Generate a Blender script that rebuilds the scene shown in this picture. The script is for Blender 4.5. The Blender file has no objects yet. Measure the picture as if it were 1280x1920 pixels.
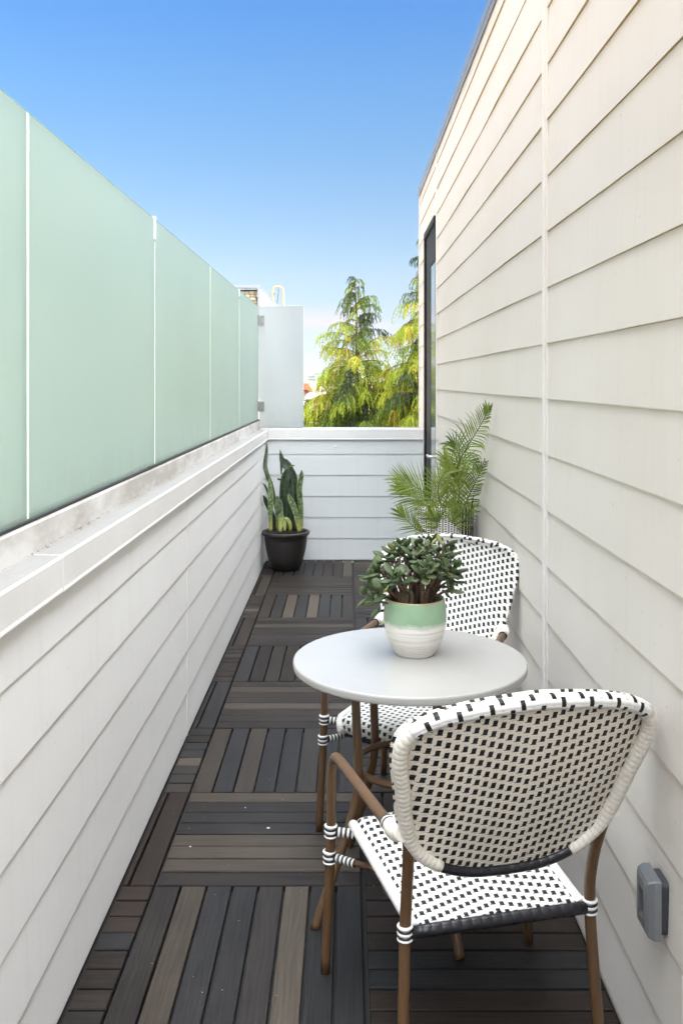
import bpy, bmesh, math, random
from mathutils import Vector, Matrix, noise
R = math.radians
C = bpy.context.scene.collection
sc = bpy.context.scene

# ------------------------------------------------------------------ camera
EYE = 1.48
cam_d = bpy.data.cameras.new("camera")
cam = bpy.data.objects.new("camera", cam_d)
C.objects.link(cam)
cam.location = (0, 0, EYE)
cam.rotation_euler = (R(90), 0, 0)
cam_d.sensor_fit = 'VERTICAL'
cam_d.sensor_height = 36
cam_d.sensor_width = 24
cam_d.lens = 1717 / 1920 * 36
cam_d.shift_x = -10 / 1920
cam_d.shift_y = -245 / 1920
cam_d.clip_start = 0.05
cam_d.clip_end = 20000
sc.camera = cam

# ------------------------------------------------------------------ light
SUN_EL = 31
SX, SY = 0.9, -0.44                       # the sun stands right of and behind the viewer
sun_rot = math.atan2(SX, SY)
world = bpy.data.worlds.new("World")
sc.world = world
world.use_nodes = True
wn = world.node_tree
bg = wn.nodes['Background']
sky = wn.nodes.new('ShaderNodeTexSky')
sky.sky_type = 'NISHITA'
sky.sun_disc = False
sky.sun_elevation = R(SUN_EL)
sky.sun_rotation = sun_rot
sky.air_density = 1.0
sky.dust_density = 0.6
sky.ozone_density = 2.5
tc = wn.nodes.new('ShaderNodeTexCoord')
sep = wn.nodes.new('ShaderNodeSeparateXYZ')
wn.links.new(tc.outputs['Generated'], sep.inputs[0])
# the colour of the air from horizon to zenith multiplies the physical sky
ramp = wn.nodes.new('ShaderNodeValToRGB')
wn.links.new(sep.outputs['Z'], ramp.inputs[0])
SKY_RAMP = [(0.0, (.66, .76, 1.12)), (.032, (.63, .63, .84)), (.067, (.675, .63, .70)), (.113, (.73, .68, .68)),
            (.18, (.653, .69, .73)), (.235, (.586, .711, .784)), (.313, (.52, .745, .90)), (.375, (.441, .734, 1.0)), (1.0, (.42, .72, 1.0))]
el = ramp.color_ramp.elements
el[0].position, el[0].color = SKY_RAMP[0][0], (*SKY_RAMP[0][1], 1)
el[1].position, el[1].color = SKY_RAMP[-1][0], (*SKY_RAMP[-1][1], 1)
for p_, c_ in SKY_RAMP[1:-1]:
    e_ = el.new(p_); e_.color = (*c_, 1)
# added fill light: bright sky overhead, out of view, to lift the shaded deck
vr = wn.nodes.new('ShaderNodeMapRange'); vr.interpolation_type = 'SMOOTHSTEP'
vd = wn.nodes.new('ShaderNodeVectorMath'); vd.operation = 'DOT_PRODUCT'
vd.inputs[1].default_value = (.43, -.19, .88)           # fill is strongest overhead, on the sun's side and behind the viewer
wn.links.new(tc.outputs['Generated'], vd.inputs[0])
wn.links.new(vd.outputs['Value'], vr.inputs[0])
vr.inputs[1].default_value = .36; vr.inputs[2].default_value = .80
sky_fill = wn.nodes.new('ShaderNodeMix'); sky_fill.data_type = 'RGBA'
sky_fill.inputs[7].default_value = (38.0, 39.2, 41.0, 1)
wn.links.new(vr.outputs[0], sky_fill.inputs[0])
mul = wn.nodes.new('ShaderNodeMix'); mul.data_type = 'RGBA'; mul.blend_type = 'MULTIPLY'
mul.inputs[0].default_value = 1
wn.links.new(sky.outputs[0], mul.inputs[6])
wn.links.new(ramp.outputs[0], mul.inputs[7])
# a low bank of soft pinkish cloud just over the horizon
cmap = wn.nodes.new('ShaderNodeMapping'); cmap.inputs['Scale'].default_value = (3.2, 3.2, 11)
wn.links.new(tc.outputs['Generated'], cmap.inputs[0])
cn = wn.nodes.new('ShaderNodeTexNoise'); cn.inputs['Scale'].default_value = 2.3; cn.inputs['Detail'].default_value = 6; cn.inputs['Roughness'].default_value = .55
wn.links.new(cmap.outputs[0], cn.inputs['Vector'])
cr = wn.nodes.new('ShaderNodeValToRGB'); wn.links.new(cn.outputs[0], cr.inputs[0])
cr.color_ramp.elements[0].position = .42; cr.color_ramp.elements[0].color = (0, 0, 0, 1)
cr.color_ramp.elements[1].position = .60; cr.color_ramp.elements[1].color = (1, 1, 1, 1)
cz = wn.nodes.new('ShaderNodeValToRGB'); wn.links.new(sep.outputs['Z'], cz.inputs[0])
ce = cz.color_ramp.elements
ce[0].position = .0; ce[0].color = (.2, .2, .2, 1); ce[1].position = .085; ce[1].color = (0, 0, 0, 1)
q_ = ce.new(.035); q_.color = (.75, .75, .75, 1); q_ = ce.new(.066); q_.color = (.9, .9, .9, 1)
cm_ = wn.nodes.new('ShaderNodeMath'); cm_.operation = 'MULTIPLY'
wn.links.new(cr.outputs[0], cm_.inputs[0]); wn.links.new(cz.outputs[0], cm_.inputs[1])
cl = wn.nodes.new('ShaderNodeMix'); cl.data_type = 'RGBA'; cl.inputs[7].default_value = (3.85, 3.55, 3.60, 1)
wn.links.new(cm_.outputs[0], cl.inputs[0]); wn.links.new(mul.outputs[2], cl.inputs[6])
wn.links.new(cl.outputs[2], sky_fill.inputs[6])
wn.links.new(sky_fill.outputs[2], bg.inputs[0])
# added warm fill low on the left, out of view, to warm the house wall
wd_ = wn.nodes.new('ShaderNodeVectorMath'); wd_.operation = 'DOT_PRODUCT'; wd_.inputs[1].default_value = (-.97, -.1, .22)
wn.links.new(tc.outputs['Generated'], wd_.inputs[0])
wr_ = wn.nodes.new('ShaderNodeMapRange'); wr_.interpolation_type = 'SMOOTHSTEP'
wr_.inputs[1].default_value = .48; wr_.inputs[2].default_value = .86
wn.links.new(wd_.outputs['Value'], wr_.inputs[0])
wm_ = wn.nodes.new('ShaderNodeMix'); wm_.data_type = 'RGBA'; wm_.inputs[7].default_value = (6.0, 4.2, 2.6, 1)
wn.links.new(wr_.outputs[0], wm_.inputs[0]); wn.links.new(sky_fill.outputs[2], wm_.inputs[6])
wn.links.new(wm_.outputs[2], bg.inputs[0])
bg.inputs[1].default_value = 0.12

sun_d = bpy.data.lights.new("sun", 'SUN')
sun = bpy.data.objects.new("sun", sun_d)
C.objects.link(sun)
sun_d.energy = 3.0
sun_d.angle = R(0.53)
sun_d.color = (1.0, 0.93, 0.82)
sv = Vector((SX, SY, 0)).normalized() * math.cos(R(SUN_EL)) + Vector((0, 0, math.sin(R(SUN_EL))))
sun.rotation_euler = sv.to_track_quat('Z', 'Y').to_euler()

sc.render.engine = 'CYCLES'
sc.cycles.use_denoising = True
sc.cycles.max_bounces = 8
sc.cycles.diffuse_bounces = 5
sc.cycles.transmission_bounces = 8
sc.cycles.transparent_max_bounces = 12
sc.view_settings.view_transform = 'Standard'
sc.view_settings.look = 'None'
sc.view_settings.gamma = 1
sc.view_settings.exposure = 1.0

# ------------------------------------------------------------------ helpers
def tag(o, label=None, cat=None, group=None, kind=None):
    if label: o['label'] = label
    if cat: o['category'] = cat
    if group: o['group'] = group
    if kind: o['kind'] = kind
    return o

def empty(name, loc=(0, 0, 0), rz=0.0):
    o = bpy.data.objects.new(name, None)
    C.objects.link(o)
    o.location = loc
    o.rotation_euler = (0, 0, rz)
    o.empty_display_size = 0.1
    return o

class MB:
    """collects verts / faces / uvs / one float attribute and links them as one mesh object"""
    def __init__(s):
        s.v = []; s.f = []; s.uv = []; s.a = []; s.sm = []
    def vert(s, p):
        s.v.append(tuple(p)); return len(s.v) - 1
    def face(s, idx, uv=None, a=0.0, smooth=False):
        s.f.append(tuple(idx)); s.uv.append(uv or [(0, 0)] * len(idx)); s.a.append(a); s.sm.append(smooth)
    def box(s, x0, x1, y0, y1, z0, z1, a=0.0, ch=0.0, m=None):
        """box; ch = chamfer of the four top edges"""
        P = []
        def q(x, y, z):
            p = Vector((x, y, z))
            if m is not None: p = m @ p
            return s.vert(p)
        if ch <= 0:
            i = [q(x, y, z) for z in (z0, z1) for (x, y) in ((x0, y0), (x1, y0), (x1, y1), (x0, y1))]
            for fc in ((3, 2, 1, 0), (4, 5, 6, 7), (0, 1, 5, 4), (1, 2, 6, 5), (2, 3, 7, 6), (3, 0, 4, 7)):
                s.face([i[k] for k in fc], a=a)
        else:
            L = [[q(x, y, z0) for (x, y) in ((x0, y0), (x1, y0), (x1, y1), (x0, y1))],
                 [q(x, y, z1 - ch) for (x, y) in ((x0, y0), (x1, y0), (x1, y1), (x0, y1))],
                 [q(x, y, z1) for (x, y) in ((x0 + ch, y0 + ch), (x1 - ch, y0 + ch), (x1 - ch, y1 - ch), (x0 + ch, y1 - ch))]]
            s.face(L[0][::-1], a=a); s.face(L[2], a=a)
            for k in range(2):
                for j in range(4):
                    s.face((L[k][j], L[k][(j + 1) % 4], L[k + 1][(j + 1) % 4], L[k + 1][j]), a=a)
    def tube(s, pts, r, n=10, caps=True, a=0.0, closed=False, ref=None, bump=None, uvs=1.0):
        """tube through pts; r number or function of (t 0..1); UV = (arc length, round length)"""
        pts = [Vector(p) for p in pts]
        N = len(pts)
        T = []
        for i in range(N):
            if closed: d = pts[(i + 1) % N] - pts[i - 1]
            else: d = pts[min(i + 1, N - 1)] - pts[max(i - 1, 0)]
            T.append(d.normalized())
        nr = Vector(ref) if ref is not None else (Vector((0, 0, 1)) if abs(T[0].z) < 0.9 else Vector((1, 0, 0)))
        nr = (nr - T[0] * nr.dot(T[0])).normalized()
        rings = []; L = 0; Ls = []
        for i in range(N):
            if i:
                L += (pts[i] - pts[i - 1]).length
                nr = (nr - T[i] * nr.dot(T[i])).normalized()
            Ls.append(L)
            b = T[i].cross(nr)
            rr = r(i / max(1, N - 1)) if callable(r) else r
            rings.append([s.vert(pts[i] + (nr * math.cos(2 * math.pi * k / n) + b * math.sin(2 * math.pi * k / n)) * rr) for k in range(n)])
        rr0 = (r(0.5) if callable(r) else r)
        cir = 2 * math.pi * rr0
        M_ = N if closed else N - 1
        for i in range(M_):
            j = (i + 1) % N
            l0 = Ls[i]; l1 = Ls[j] if j else L + (pts[0] - pts[-1]).length
            for k in range(n):
                k2 = (k + 1) % n
                s.face((rings[i][k], rings[i][k2], rings[j][k2], rings[j][k]),
                       [(l0, cir * k / n), (l0, cir * (k + 1) / n), (l1, cir * (k + 1) / n), (l1, cir * k / n)], a, True)
        if caps and not closed:
            s.face(rings[0][::-1], a=a); s.face(rings[-1], a=a)
    def lathe(s, prof, n=32, c=(0, 0, 0), a=0.0, smooth=True):
        rings = []
        for (r, z) in prof:
            rings.append([s.vert((c[0] + r * math.cos(2 * math.pi * k / n), c[1] + r * math.sin(2 * math.pi * k / n), c[2] + z)) for k in range(n)])
        for i in range(len(prof) - 1):
            for k in range(n):
                k2 = (k + 1) % n
                s.face((rings[i][k], rings[i][k2], rings[i + 1][k2], rings[i + 1][k]),
                       [(k / n, prof[i][1]), ((k + 1) / n, prof[i][1]), ((k + 1) / n, prof[i + 1][1]), (k / n, prof[i + 1][1])], a, smooth)
        if prof[0][0] > 1e-4: s.face(rings[0][::-1], a=a)
        if prof[-1][0] > 1e-4: s.face(rings[-1], a=a)
    def build(s, name, mat, parent=None, loc=None):
        me = bpy.data.meshes.new(name)
        me.from_pydata(s.v, [], s.f)
        uvl = me.uv_layers.new(name="UVMap")
        flat = []
        for u in s.uv:
            for c in u: flat += [c[0], c[1]]
        uvl.data.foreach_set('uv', flat)
        at = me.attributes.new('tone', 'FLOAT', 'FACE')
        at.data.foreach_set('value', s.a)
        me.polygons.foreach_set('use_smooth', s.sm)
        me.materials.append(mat)
        me.update()
        o = bpy.data.objects.new(name, me)
        C.objects.link(o)
        if parent is not None: o.parent = parent
        if loc is not None: o.location = loc
        return o

def smooth_path(ctrl, step=6, closed=False):
    P = [Vector(p) for p in ctrl]
    n = len(P); out = []
    segs = n if closed else n - 1
    for i in range(segs):
        p0 = P[(i - 1) % n] if (closed or i > 0) else P[0] * 2 - P[1]
        p1 = P[i]; p2 = P[(i + 1) % n]
        p3 = P[(i + 2) % n] if (closed or i + 2 < n) else p2 * 2 - p1
        for k in range(step):
            t = k / step
            out.append(0.5 * ((2 * p1) + (p2 - p0) * t + (2 * p0 - 5 * p1 + 4 * p2 - p3) * t * t + (3 * p1 - p0 - 3 * p2 + p3) * t ** 3))
    if not closed: out.append(P[-1])
    return out

def lerp(a, b, t): return a + (b - a) * t

# ------------------------------------------------------------------ materials
class NT:
    def __init__(s, name):
        s.m = bpy.data.materials.new(name); s.m.use_nodes = True
        s.t = s.m.node_tree
        s.b = s.t.nodes['Principled BSDF']
    def n(s, typ, **kw):
        nd = s.t.nodes.new('ShaderNode' + typ)
        for k, v in kw.items(): setattr(nd, k, v)
        return nd
    def l(s, a, b): s.t.links.new(a, b)
    def put(s, inp, v):
        if hasattr(v, 'is_linked') or hasattr(v, 'links'): s.l(v, inp)
        else: inp.default_value = v
    def math(s, op, *a):
        nd = s.n('Math', operation=op)
        for i, v in enumerate(a): s.put(nd.inputs[i], v)
        return nd.outputs[0]
    def mix(s, f, a, b, blend='MIX'):
        nd = s.n('Mix', data_type='RGBA', blend_type=blend)
        s.put(nd.inputs[0], f)
        for i, v in ((6, a), (7, b)):
            if isinstance(v, tuple): nd.inputs[i].default_value = (*v[:3], 1)
            else: s.l(v, nd.inputs[i])
        return nd.outputs[2]
    def ramp(s, f, stops):
        nd = s.n('ValToRGB'); s.l(f, nd.inputs[0])
        e = nd.color_ramp.elements
        e[0].position = stops[0][0]; e[0].color = (*stops[0][1], 1)
        e[1].position = stops[-1][0]; e[1].color = (*stops[-1][1], 1)
        for p, c in stops[1:-1]:
            q = e.new(p); q.color = (*c, 1)
        return nd.outputs[0]
    def noise(s, vec=None, scale=5, detail=3, rough=.5, out=0):
        nd = s.n('TexNoise'); nd.inputs['Scale'].default_value = scale
        nd.inputs['Detail'].default_value = detail; nd.inputs['Roughness'].default_value = rough
        if vec is not None: s.l(vec, nd.inputs['Vector'])
        return nd.outputs[out]
    def obj(s): return s.n('TexCoord').outputs['Object']
    def uv(s): return s.n('TexCoord').outputs['UV']
    def pos(s): return s.n('NewGeometry').outputs['Position']
    def scale(s, vec, sc_):
        nd = s.n('Mapping'); s.l(vec, nd.inputs[0]); nd.inputs['Scale'].default_value = sc_
        return nd.outputs[0]
    def attr(s, name='tone'):
        return s.n('Attribute', attribute_name=name).outputs['Fac']
    def bump(s, h, dist=0.002, strength=1.0):
        nd = s.n('Bump'); nd.inputs['Distance'].default_value = dist; nd.inputs['Strength'].default_value = strength
        s.l(h, nd.inputs['Height']); s.l(nd.outputs[0], s.b.inputs['Normal'])
        return nd
    def set(s, color=None, rough=None, metal=None, spec=None, trans=None, coat=None):
        if color is not None:
            if isinstance(color, tuple): s.b.inputs['Base Color'].default_value = (*color[:3], 1)
            else: s.l(color, s.b.inputs['Base Color'])
        if rough is not None: s.put(s.b.inputs['Roughness'], rough)
        if metal is not None: s.b.inputs['Metallic'].default_value = metal
        if spec is not None: s.b.inputs['Specular IOR Level'].default_value = spec
        if trans is not None: s.b.inputs['Transmission Weight'].default_value = trans
        if coat is not None: s.b.inputs['Coat Weight'].default_value = coat
        return s.m

def plain(name, col, rough=.6, metal=0, var=.12, nscale=12, spec=.5, bumpd=0.0):
    t = NT(name)
    nz = t.noise(t.obj(), nscale, 4)
    dark = tuple(c * (1 - var) for c in col); lite = tuple(min(1, c * (1 + var)) for c in col)
    t.set(t.mix(nz, dark, lite), rough, metal, spec)
    if bumpd: t.bump(t.noise(t.obj(), nscale * 8, 4), bumpd)
    return t.m

def siding_mat(name, col, warm):
    """painted fibre cement board: faint grain, faint uneven fading, thin rain streaks and dirt specks"""
    t = NT(name)
    p = t.pos()
    big = t.noise(p, 1.1, 3, .6)
    streak = t.noise(t.scale(p, (9, 9, .55)), 3.2, 4, .65)
    c = t.mix(t.ramp(big, [(.35, (0, 0, 0)), (.68, (1, 1, 1))]), col, warm)
    st = t.ramp(streak, [(.52, (0, 0, 0)), (.78, (1, 1, 1))])
    c = t.mix(t.math('MULTIPLY', st, .10), c, (.42, .37, .32))
    sp = t.noise(t.scale(p, (1, 1, .6)), 75, 2, .5)
    c = t.mix(t.math('MULTIPLY', t.ramp(sp, [(.735, (0, 0, 0)), (.76, (1, 1, 1))]), .35), c, (.22, .19, .16))
    c = t.mix(t.attr(), c, (.40, .28, .11))      # raw brown underside; the fainter strip above it paints in the lap's shadow line
    t.set(c, .5, 0, .35)
    g = t.noise(t.scale(p, (6, 6, 60)), 14, 4, .6)
    g2 = t.noise(p, 5, 2)
    t.bump(t.math('ADD', t.math('MULTIPLY', g, .35), t.math('MULTIPLY', g2, 2.0)), .0008, .5)
    return t.m

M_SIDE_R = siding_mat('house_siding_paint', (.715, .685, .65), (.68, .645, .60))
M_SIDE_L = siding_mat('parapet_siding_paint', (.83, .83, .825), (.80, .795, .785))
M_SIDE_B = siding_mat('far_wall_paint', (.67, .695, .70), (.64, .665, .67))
M_TRIM = plain('trim_paint', (.80, .78, .75), .45, 0, .04, 3)
M_METAL = plain('galvanised_metal', (.42, .44, .46), .38, .85, .15, 20)
M_CHROME = plain('brushed_steel', (.40, .39, .37), .38, .8, .08, 60)
M_GASKET = plain('rubber_gasket', (.035, .037, .04), .6)
M_BLACK = plain('black_frame_paint', (.018, .018, .02), .6, 0, .12, 12, .25)

def stained_cap():
    """white painted cap and shoe with the dirt line that collects where the two meet"""
    t = NT('weathered_white_coping')
    p = t.pos()
    sx = t.n('SeparateXYZ'); t.l(p, sx.inputs[0])
    d = t.math('ABSOLUTE', t.math('ADD', sx.outputs[0], .716))
    n1 = t.noise(t.scale(p, (4, 1.6, 4)), 9, 5, .7)
    edge = t.math('MULTIPLY', n1, .055)
    m = t.ramp(t.math('SUBTRACT', edge, d), [(-0.0 + .0, (0, 0, 0)), (.02, (1, 1, 1))])
    n2 = t.noise(t.scale(p, (2, .7, 2)), 3, 4, .6)
    m2 = t.math('MULTIPLY', m, t.ramp(n2, [(.42, (.12, .12, .12)), (.62, (1, 1, 1))]))
    base = t.mix(t.noise(t.scale(p, (1, 1, 1)), 4, 4, .6), (.80, .79, .77), (.66, .65, .63))
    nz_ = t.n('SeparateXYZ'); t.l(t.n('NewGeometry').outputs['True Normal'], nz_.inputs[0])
    top_dim = t.mix(t.noise(t.scale(p, (3, 1, 1)), 6, 4, .65), (.23, .225, .215), (.33, .325, .315))
    base = t.mix(t.math('GREATER_THAN', nz_.outputs[2], .7), base, top_dim)     # flat top darkened in colour to offset the strong overhead light
    c = t.mix(t.math('MULTIPLY', m2, .55), base, (.20, .165, .13))
    mo = t.ramp(t.noise(p, 22, 4, .6), [(.66, (0, 0, 0)), (.75, (1, 1, 1))])
    c = t.mix(t.math('MULTIPLY', mo, .18), c, (.2, .19, .15))
    t.set(c, .5)
    t.bump(t.noise(p, 40, 3), .0008)
    return t.m
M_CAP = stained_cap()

def glass_mat(name, tint, dens, refl=.5):
    """acid etched glass: light from behind comes through diffused"""
    t = NT(name)
    nt = t.t
    tr = t.n('BsdfTranslucent'); df = t.n('BsdfDiffuse'); gl = t.n('BsdfGlossy')
    nz = t.noise(t.pos(), 1.3, 3)
    c = t.mix(nz, tint, tuple(x * .93 for x in tint))
    sz = t.n('SeparateXYZ'); t.l(t.pos(), sz.inputs[0])
    low = t.n('MapRange'); low.inputs[1].default_value = 1.30; low.inputs[2].default_value = 1.16; t.l(sz.outputs[2], low.inputs[0])
    grime = t.math('MULTIPLY', t.math('MULTIPLY', low.outputs[0], t.ramp(t.noise(t.scale(t.pos(), (1, 1, .5)), 9, 5, .7), [(.40, (0, 0, 0)), (.7, (1, 1, 1))])), .35)
    run = t.math('MULTIPLY', t.ramp(t.noise(t.scale(t.pos(), (14, 14, .8)), 2.2, 4, .7), [(.60, (0, 0, 0)), (.80, (1, 1, 1))]), .10)
    c = t.mix(t.math('ADD', grime, run), c, (.55, .52, .42))
    t.l(c, tr.inputs[0])
    c2 = t.mix(nz, dens, tuple(x * .93 for x in dens)); t.l(c2, df.inputs[0])
    gl.inputs['Roughness'].default_value = .24
    rf = t.n('BsdfRefraction'); rf.inputs['Roughness'].default_value = .55; rf.inputs['IOR'].default_value = 1.04; t.l(c, rf.inputs[0])
    m0 = t.n('MixShader'); m0.inputs[0].default_value = .5; t.l(tr.outputs[0], m0.inputs[1]); t.l(rf.outputs[0], m0.inputs[2])
    m1 = t.n('MixShader'); m1.inputs[0].default_value = .42
    t.l(m0.outputs[0], m1.inputs[1]); t.l(df.outputs[0], m1.inputs[2])
    fr = t.n('LayerWeight'); fr.inputs[0].default_value = .35
    m2 = t.n('MixShader'); t.l(t.math('MULTIPLY', fr.outputs['Fresnel'], refl), m2.inputs[0])
    t.l(m1.outputs[0], m2.inputs[1]); t.l(gl.outputs[0], m2.inputs[2])
    out = nt.nodes['Material Output']; t.l(m2.outputs[0], out.inputs[0])
    nt.nodes.remove(t.b)
    return t.m
M_GLASS = glass_mat('green_frosted_glass', (.77, .90, .865), (.385, .50, .47))
M_GLASS_EDGE = plain('polished_glass_edge', (.80, .88, .80), .25, 0, .05)
M_EDGE_TOP = plain('green_glass_edge', (.20, .33, .28), .25, 0, .1)
M_GLASS_W = glass_mat('white_frosted_glass', (.87, .90, .90), (.43, .455, .465), .3)

def wood_mat():
    t = NT('dark_deck_wood')
    uv = t.uv(); a = t.attr()
    comb = t.n('CombineXYZ'); t.l(t.math('MULTIPLY', a, 37.0), comb.inputs[0]); t.l(t.math('MULTIPLY', a, 19.0), comb.inputs[1])
    add = t.n('VectorMath', operation='ADD'); t.l(uv, add.inputs[0]); t.l(comb.outputs[0], add.inputs[1])
    v = add.outputs[0]
    warp = t.noise(t.scale(v, (2.2, 7, 1)), 1.6, 2)
    g0 = t.n('CombineXYZ'); t.l(t.math('MULTIPLY', warp, .03), g0.inputs[1])
    v2 = t.n('VectorMath', operation='ADD'); t.l(v, v2.inputs[0]); t.l(g0.outputs[0], v2.inputs[1])
    grain = t.noise(t.scale(v2.outputs[0], (1.1, 42, 1)), 3.2, 6, .66)
    fine = t.noise(t.scale(v, (7, 210, 1)), 3, 3, .6)
    base = t.ramp(a, [(0, (.007, .005, .0045)), (.2, (.017, .011, .009)), (.36, (.031, .019, .0145)), (.5, (.016, .0145, .0155)),
                      (.62, (.0170, .0200, .024)), (.78, (.050, .039, .030)), (1, (.118, .098, .075))])
    dk = t.mix(.55, base, (.007, .006, .006))
    lt = t.mix(.10, base, (.20, .17, .14))
    c = t.mix(t.ramp(grain, [(.3, (0, 0, 0)), (.7, (1, 1, 1))]), dk, lt)
    c = t.mix(t.math('MULTIPLY', fine, .35), c, (.012, .011, .010))
    # dusty grey bloom where feet and rain have worn the oil off
    w = t.noise(t.pos(), 2.3, 4, .6)
    c = t.mix(t.math('MULTIPLY', t.ramp(w, [(.48, (0, 0, 0)), (.75, (1, 1, 1))]), .06), c, (.20, .18, .16))
    t.set(c, t.math('ADD', .34, t.math('MULTIPLY', grain, .25)), 0, .11)
    t.bump(t.math('ADD', grain, t.math('MULTIPLY', fine, .6)), .0012, .7)
    return t.m
M_WOOD = wood_mat()

def weave_mat(name, pitch, period, slope, bw, bh, strand, white=(.80, .79, .75), along='u', tail=True):
    """resin strip weave: white strips with black strands crossing them in a V"""
    t = NT(name)
    sx = t.n('SeparateXYZ'); t.l(t.uv(), sx.inputs[0])
    u, v = sx.outputs[0], sx.outputs[1]
    k = t.math('ROUND', t.math('DIVIDE', u, pitch))
    du = t.math('SUBTRACT', u, t.math('MULTIPLY', k, pitch))
    ak = t.math('ABSOLUTE', k)
    sh = t.math('MULTIPLY', ak, slope)
    ph = t.math('FRACT', t.math('ADD', t.math('DIVIDE', t.math('SUBTRACT', v, sh), period), 50.0))
    inc = t.math('LESS_THAN', t.math('ABSOLUTE', t.math('SUBTRACT', du, t.math('MULTIPLY', t.math('SUBTRACT', ph, bh / 2), .0035))), bw / 2)
    inr = t.math('LESS_THAN', ph, bh)
    blk = t.math('MULTIPLY', inc, inr)
    if tail:
        tl = t.math('MULTIPLY', t.math('LESS_THAN', t.math('ABSOLUTE', t.math('ADD', du, .003)), bw * .85),
                    t.math('LESS_THAN', ph, bh * .13))
        blk = t.math('MAXIMUM', blk, tl)
    row = t.math('FRACT', t.math('ADD', t.math('DIVIDE', v, strand), 50.0))
    rc = t.math('ABSOLUTE', t.math('SUBTRACT', row, .5))           # .5 at a strip's edges
    col = t.math('FRACT', t.math('ADD', t.math('DIVIDE', u, pitch), 50.0))
    cc = t.math('ABSOLUTE', t.math('SUBTRACT', col, .5))
    nz = t.noise(t.obj(), 60, 3)
    wv = t.mix(nz, tuple(c * .93 for c in white), white)
    gap = t.math('MULTIPLY', t.math('GREATER_THAN', rc, .43), t.math('GREATER_THAN', cc, .36))
    wv = t.mix(t.math('MULTIPLY', gap, .55), wv, (.25, .22, .17))
    c = t.mix(blk, wv, t.mix(nz, (.006, .0055, .0055), (.018, .016, .015)))
    t.set(c, .42, 0, .35)
    hgt = t.math('SUBTRACT', t.math('MULTIPLY', t.math('SUBTRACT', .25, t.math('MULTIPLY', rc, rc)), 3.2), t.math('MULTIPLY', blk, .7))
    hgt = t.math('ADD', hgt, t.math('MULTIPLY', t.math('COSINE', t.math('MULTIPLY', u, 2 * math.pi / pitch)), .3))
    t.bump(hgt, .0016, .9)
    return t.m
M_WEAVE_BACK = weave_mat('woven_back', .0170, .0240, .0054, .0092, .56, .0060)
M_WEAVE_REAR = weave_mat('woven_back_reverse', .0170, .0240, .0054, .0092, .56, .0060, white=(.88, .80, .68))  # reverse strips tinted cream to carry warm bounce light in their colour
M_WEAVE_SEAT = weave_mat('woven_seat', .0186, .0290, -.0068, .0104, .50, .0072)
M_WEAVE_RIM = weave_mat('woven_rim', .0200, .0500, .0170, .0092, .42, .0125, tail=False)

def wrap_mat(name, col, dark=None, per=.0085, duty=.5):
    t = NT(name)
    sx = t.n('SeparateXYZ'); t.l(t.uv(), sx.inputs[0])
    u, v = sx.outputs[0], sx.outputs[1]
    wob = t.math('MULTIPLY', t.noise(t.obj(), 25, 2), .006)
    uu = t.math('ADD', t.math('ADD', u, t.math('MULTIPLY', v, .04)), wob)
    fr = t.math('FRACT', t.math('ADD', t.math('DIVIDE', uu, per), 20.0))
    nz = t.noise(t.obj(), 40, 3)
    c = t.mix(nz, tuple(x * .9 for x in col), col)
    edge = t.math('GREATER_THAN', t.math('ABSOLUTE', t.math('SUBTRACT', fr, .5)), .46)
    if dark is not None:
        fr2 = t.math('FRACT', t.math('ADD', t.math('DIVIDE', u, per * 2), 20.0))
        c = t.mix(t.math('LESS_THAN', fr2, duty), c, dark)
    c = t.mix(t.math('MULTIPLY', edge, .28), c, (.2, .18, .15) if (dark is None and col[0] > .1) else (.006, .006, .006))
    t.set(c, .36, 0, .5)
    h = t.math('SUBTRACT', .25, t.math('POWER', t.math('ABSOLUTE', t.math('SUBTRACT', fr, .5)), 2.0))
    t.bump(t.math('MULTIPLY', h, 4.0), .0011, .75)
    return t.m
M_WRAP_W = wrap_mat('cream_wrap', (.84, .785, .68), per=.0125)
M_WRAP_WS = wrap_mat('white_seat_wrap', (.80, .79, .76), per=.02)
M_WRAP_B = wrap_mat('black_wrap', (.012, .012, .015), per=.022)
M_STRIPE = wrap_mat('striped_wrap', (.80, .79, .75), (.014, .014, .016), per=.0058)
M_STRAND_W = plain('white_strand', (.80, .79, .75), .38)
M_STRAND_B = plain('black_strand', (.014, .014, .016), .4)

t = NT('black_and_white_strips'); t.set(t.mix(t.attr(), (.014, .014, .016), (.80, .79, .75)), .38)
M_BANDS = t.m

def frame_mat():
    t = NT('brown_painted_tube')
    p = t.obj()
    n = t.noise(t.scale(p, (60, 60, 4)), 2, 4, .6)
    c = t.mix(n, (.070, .036, .016), (.145, .080, .037))
    t.set(c, .38, 0, .5)
    return t.m
M_BROWN = frame_mat()

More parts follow.
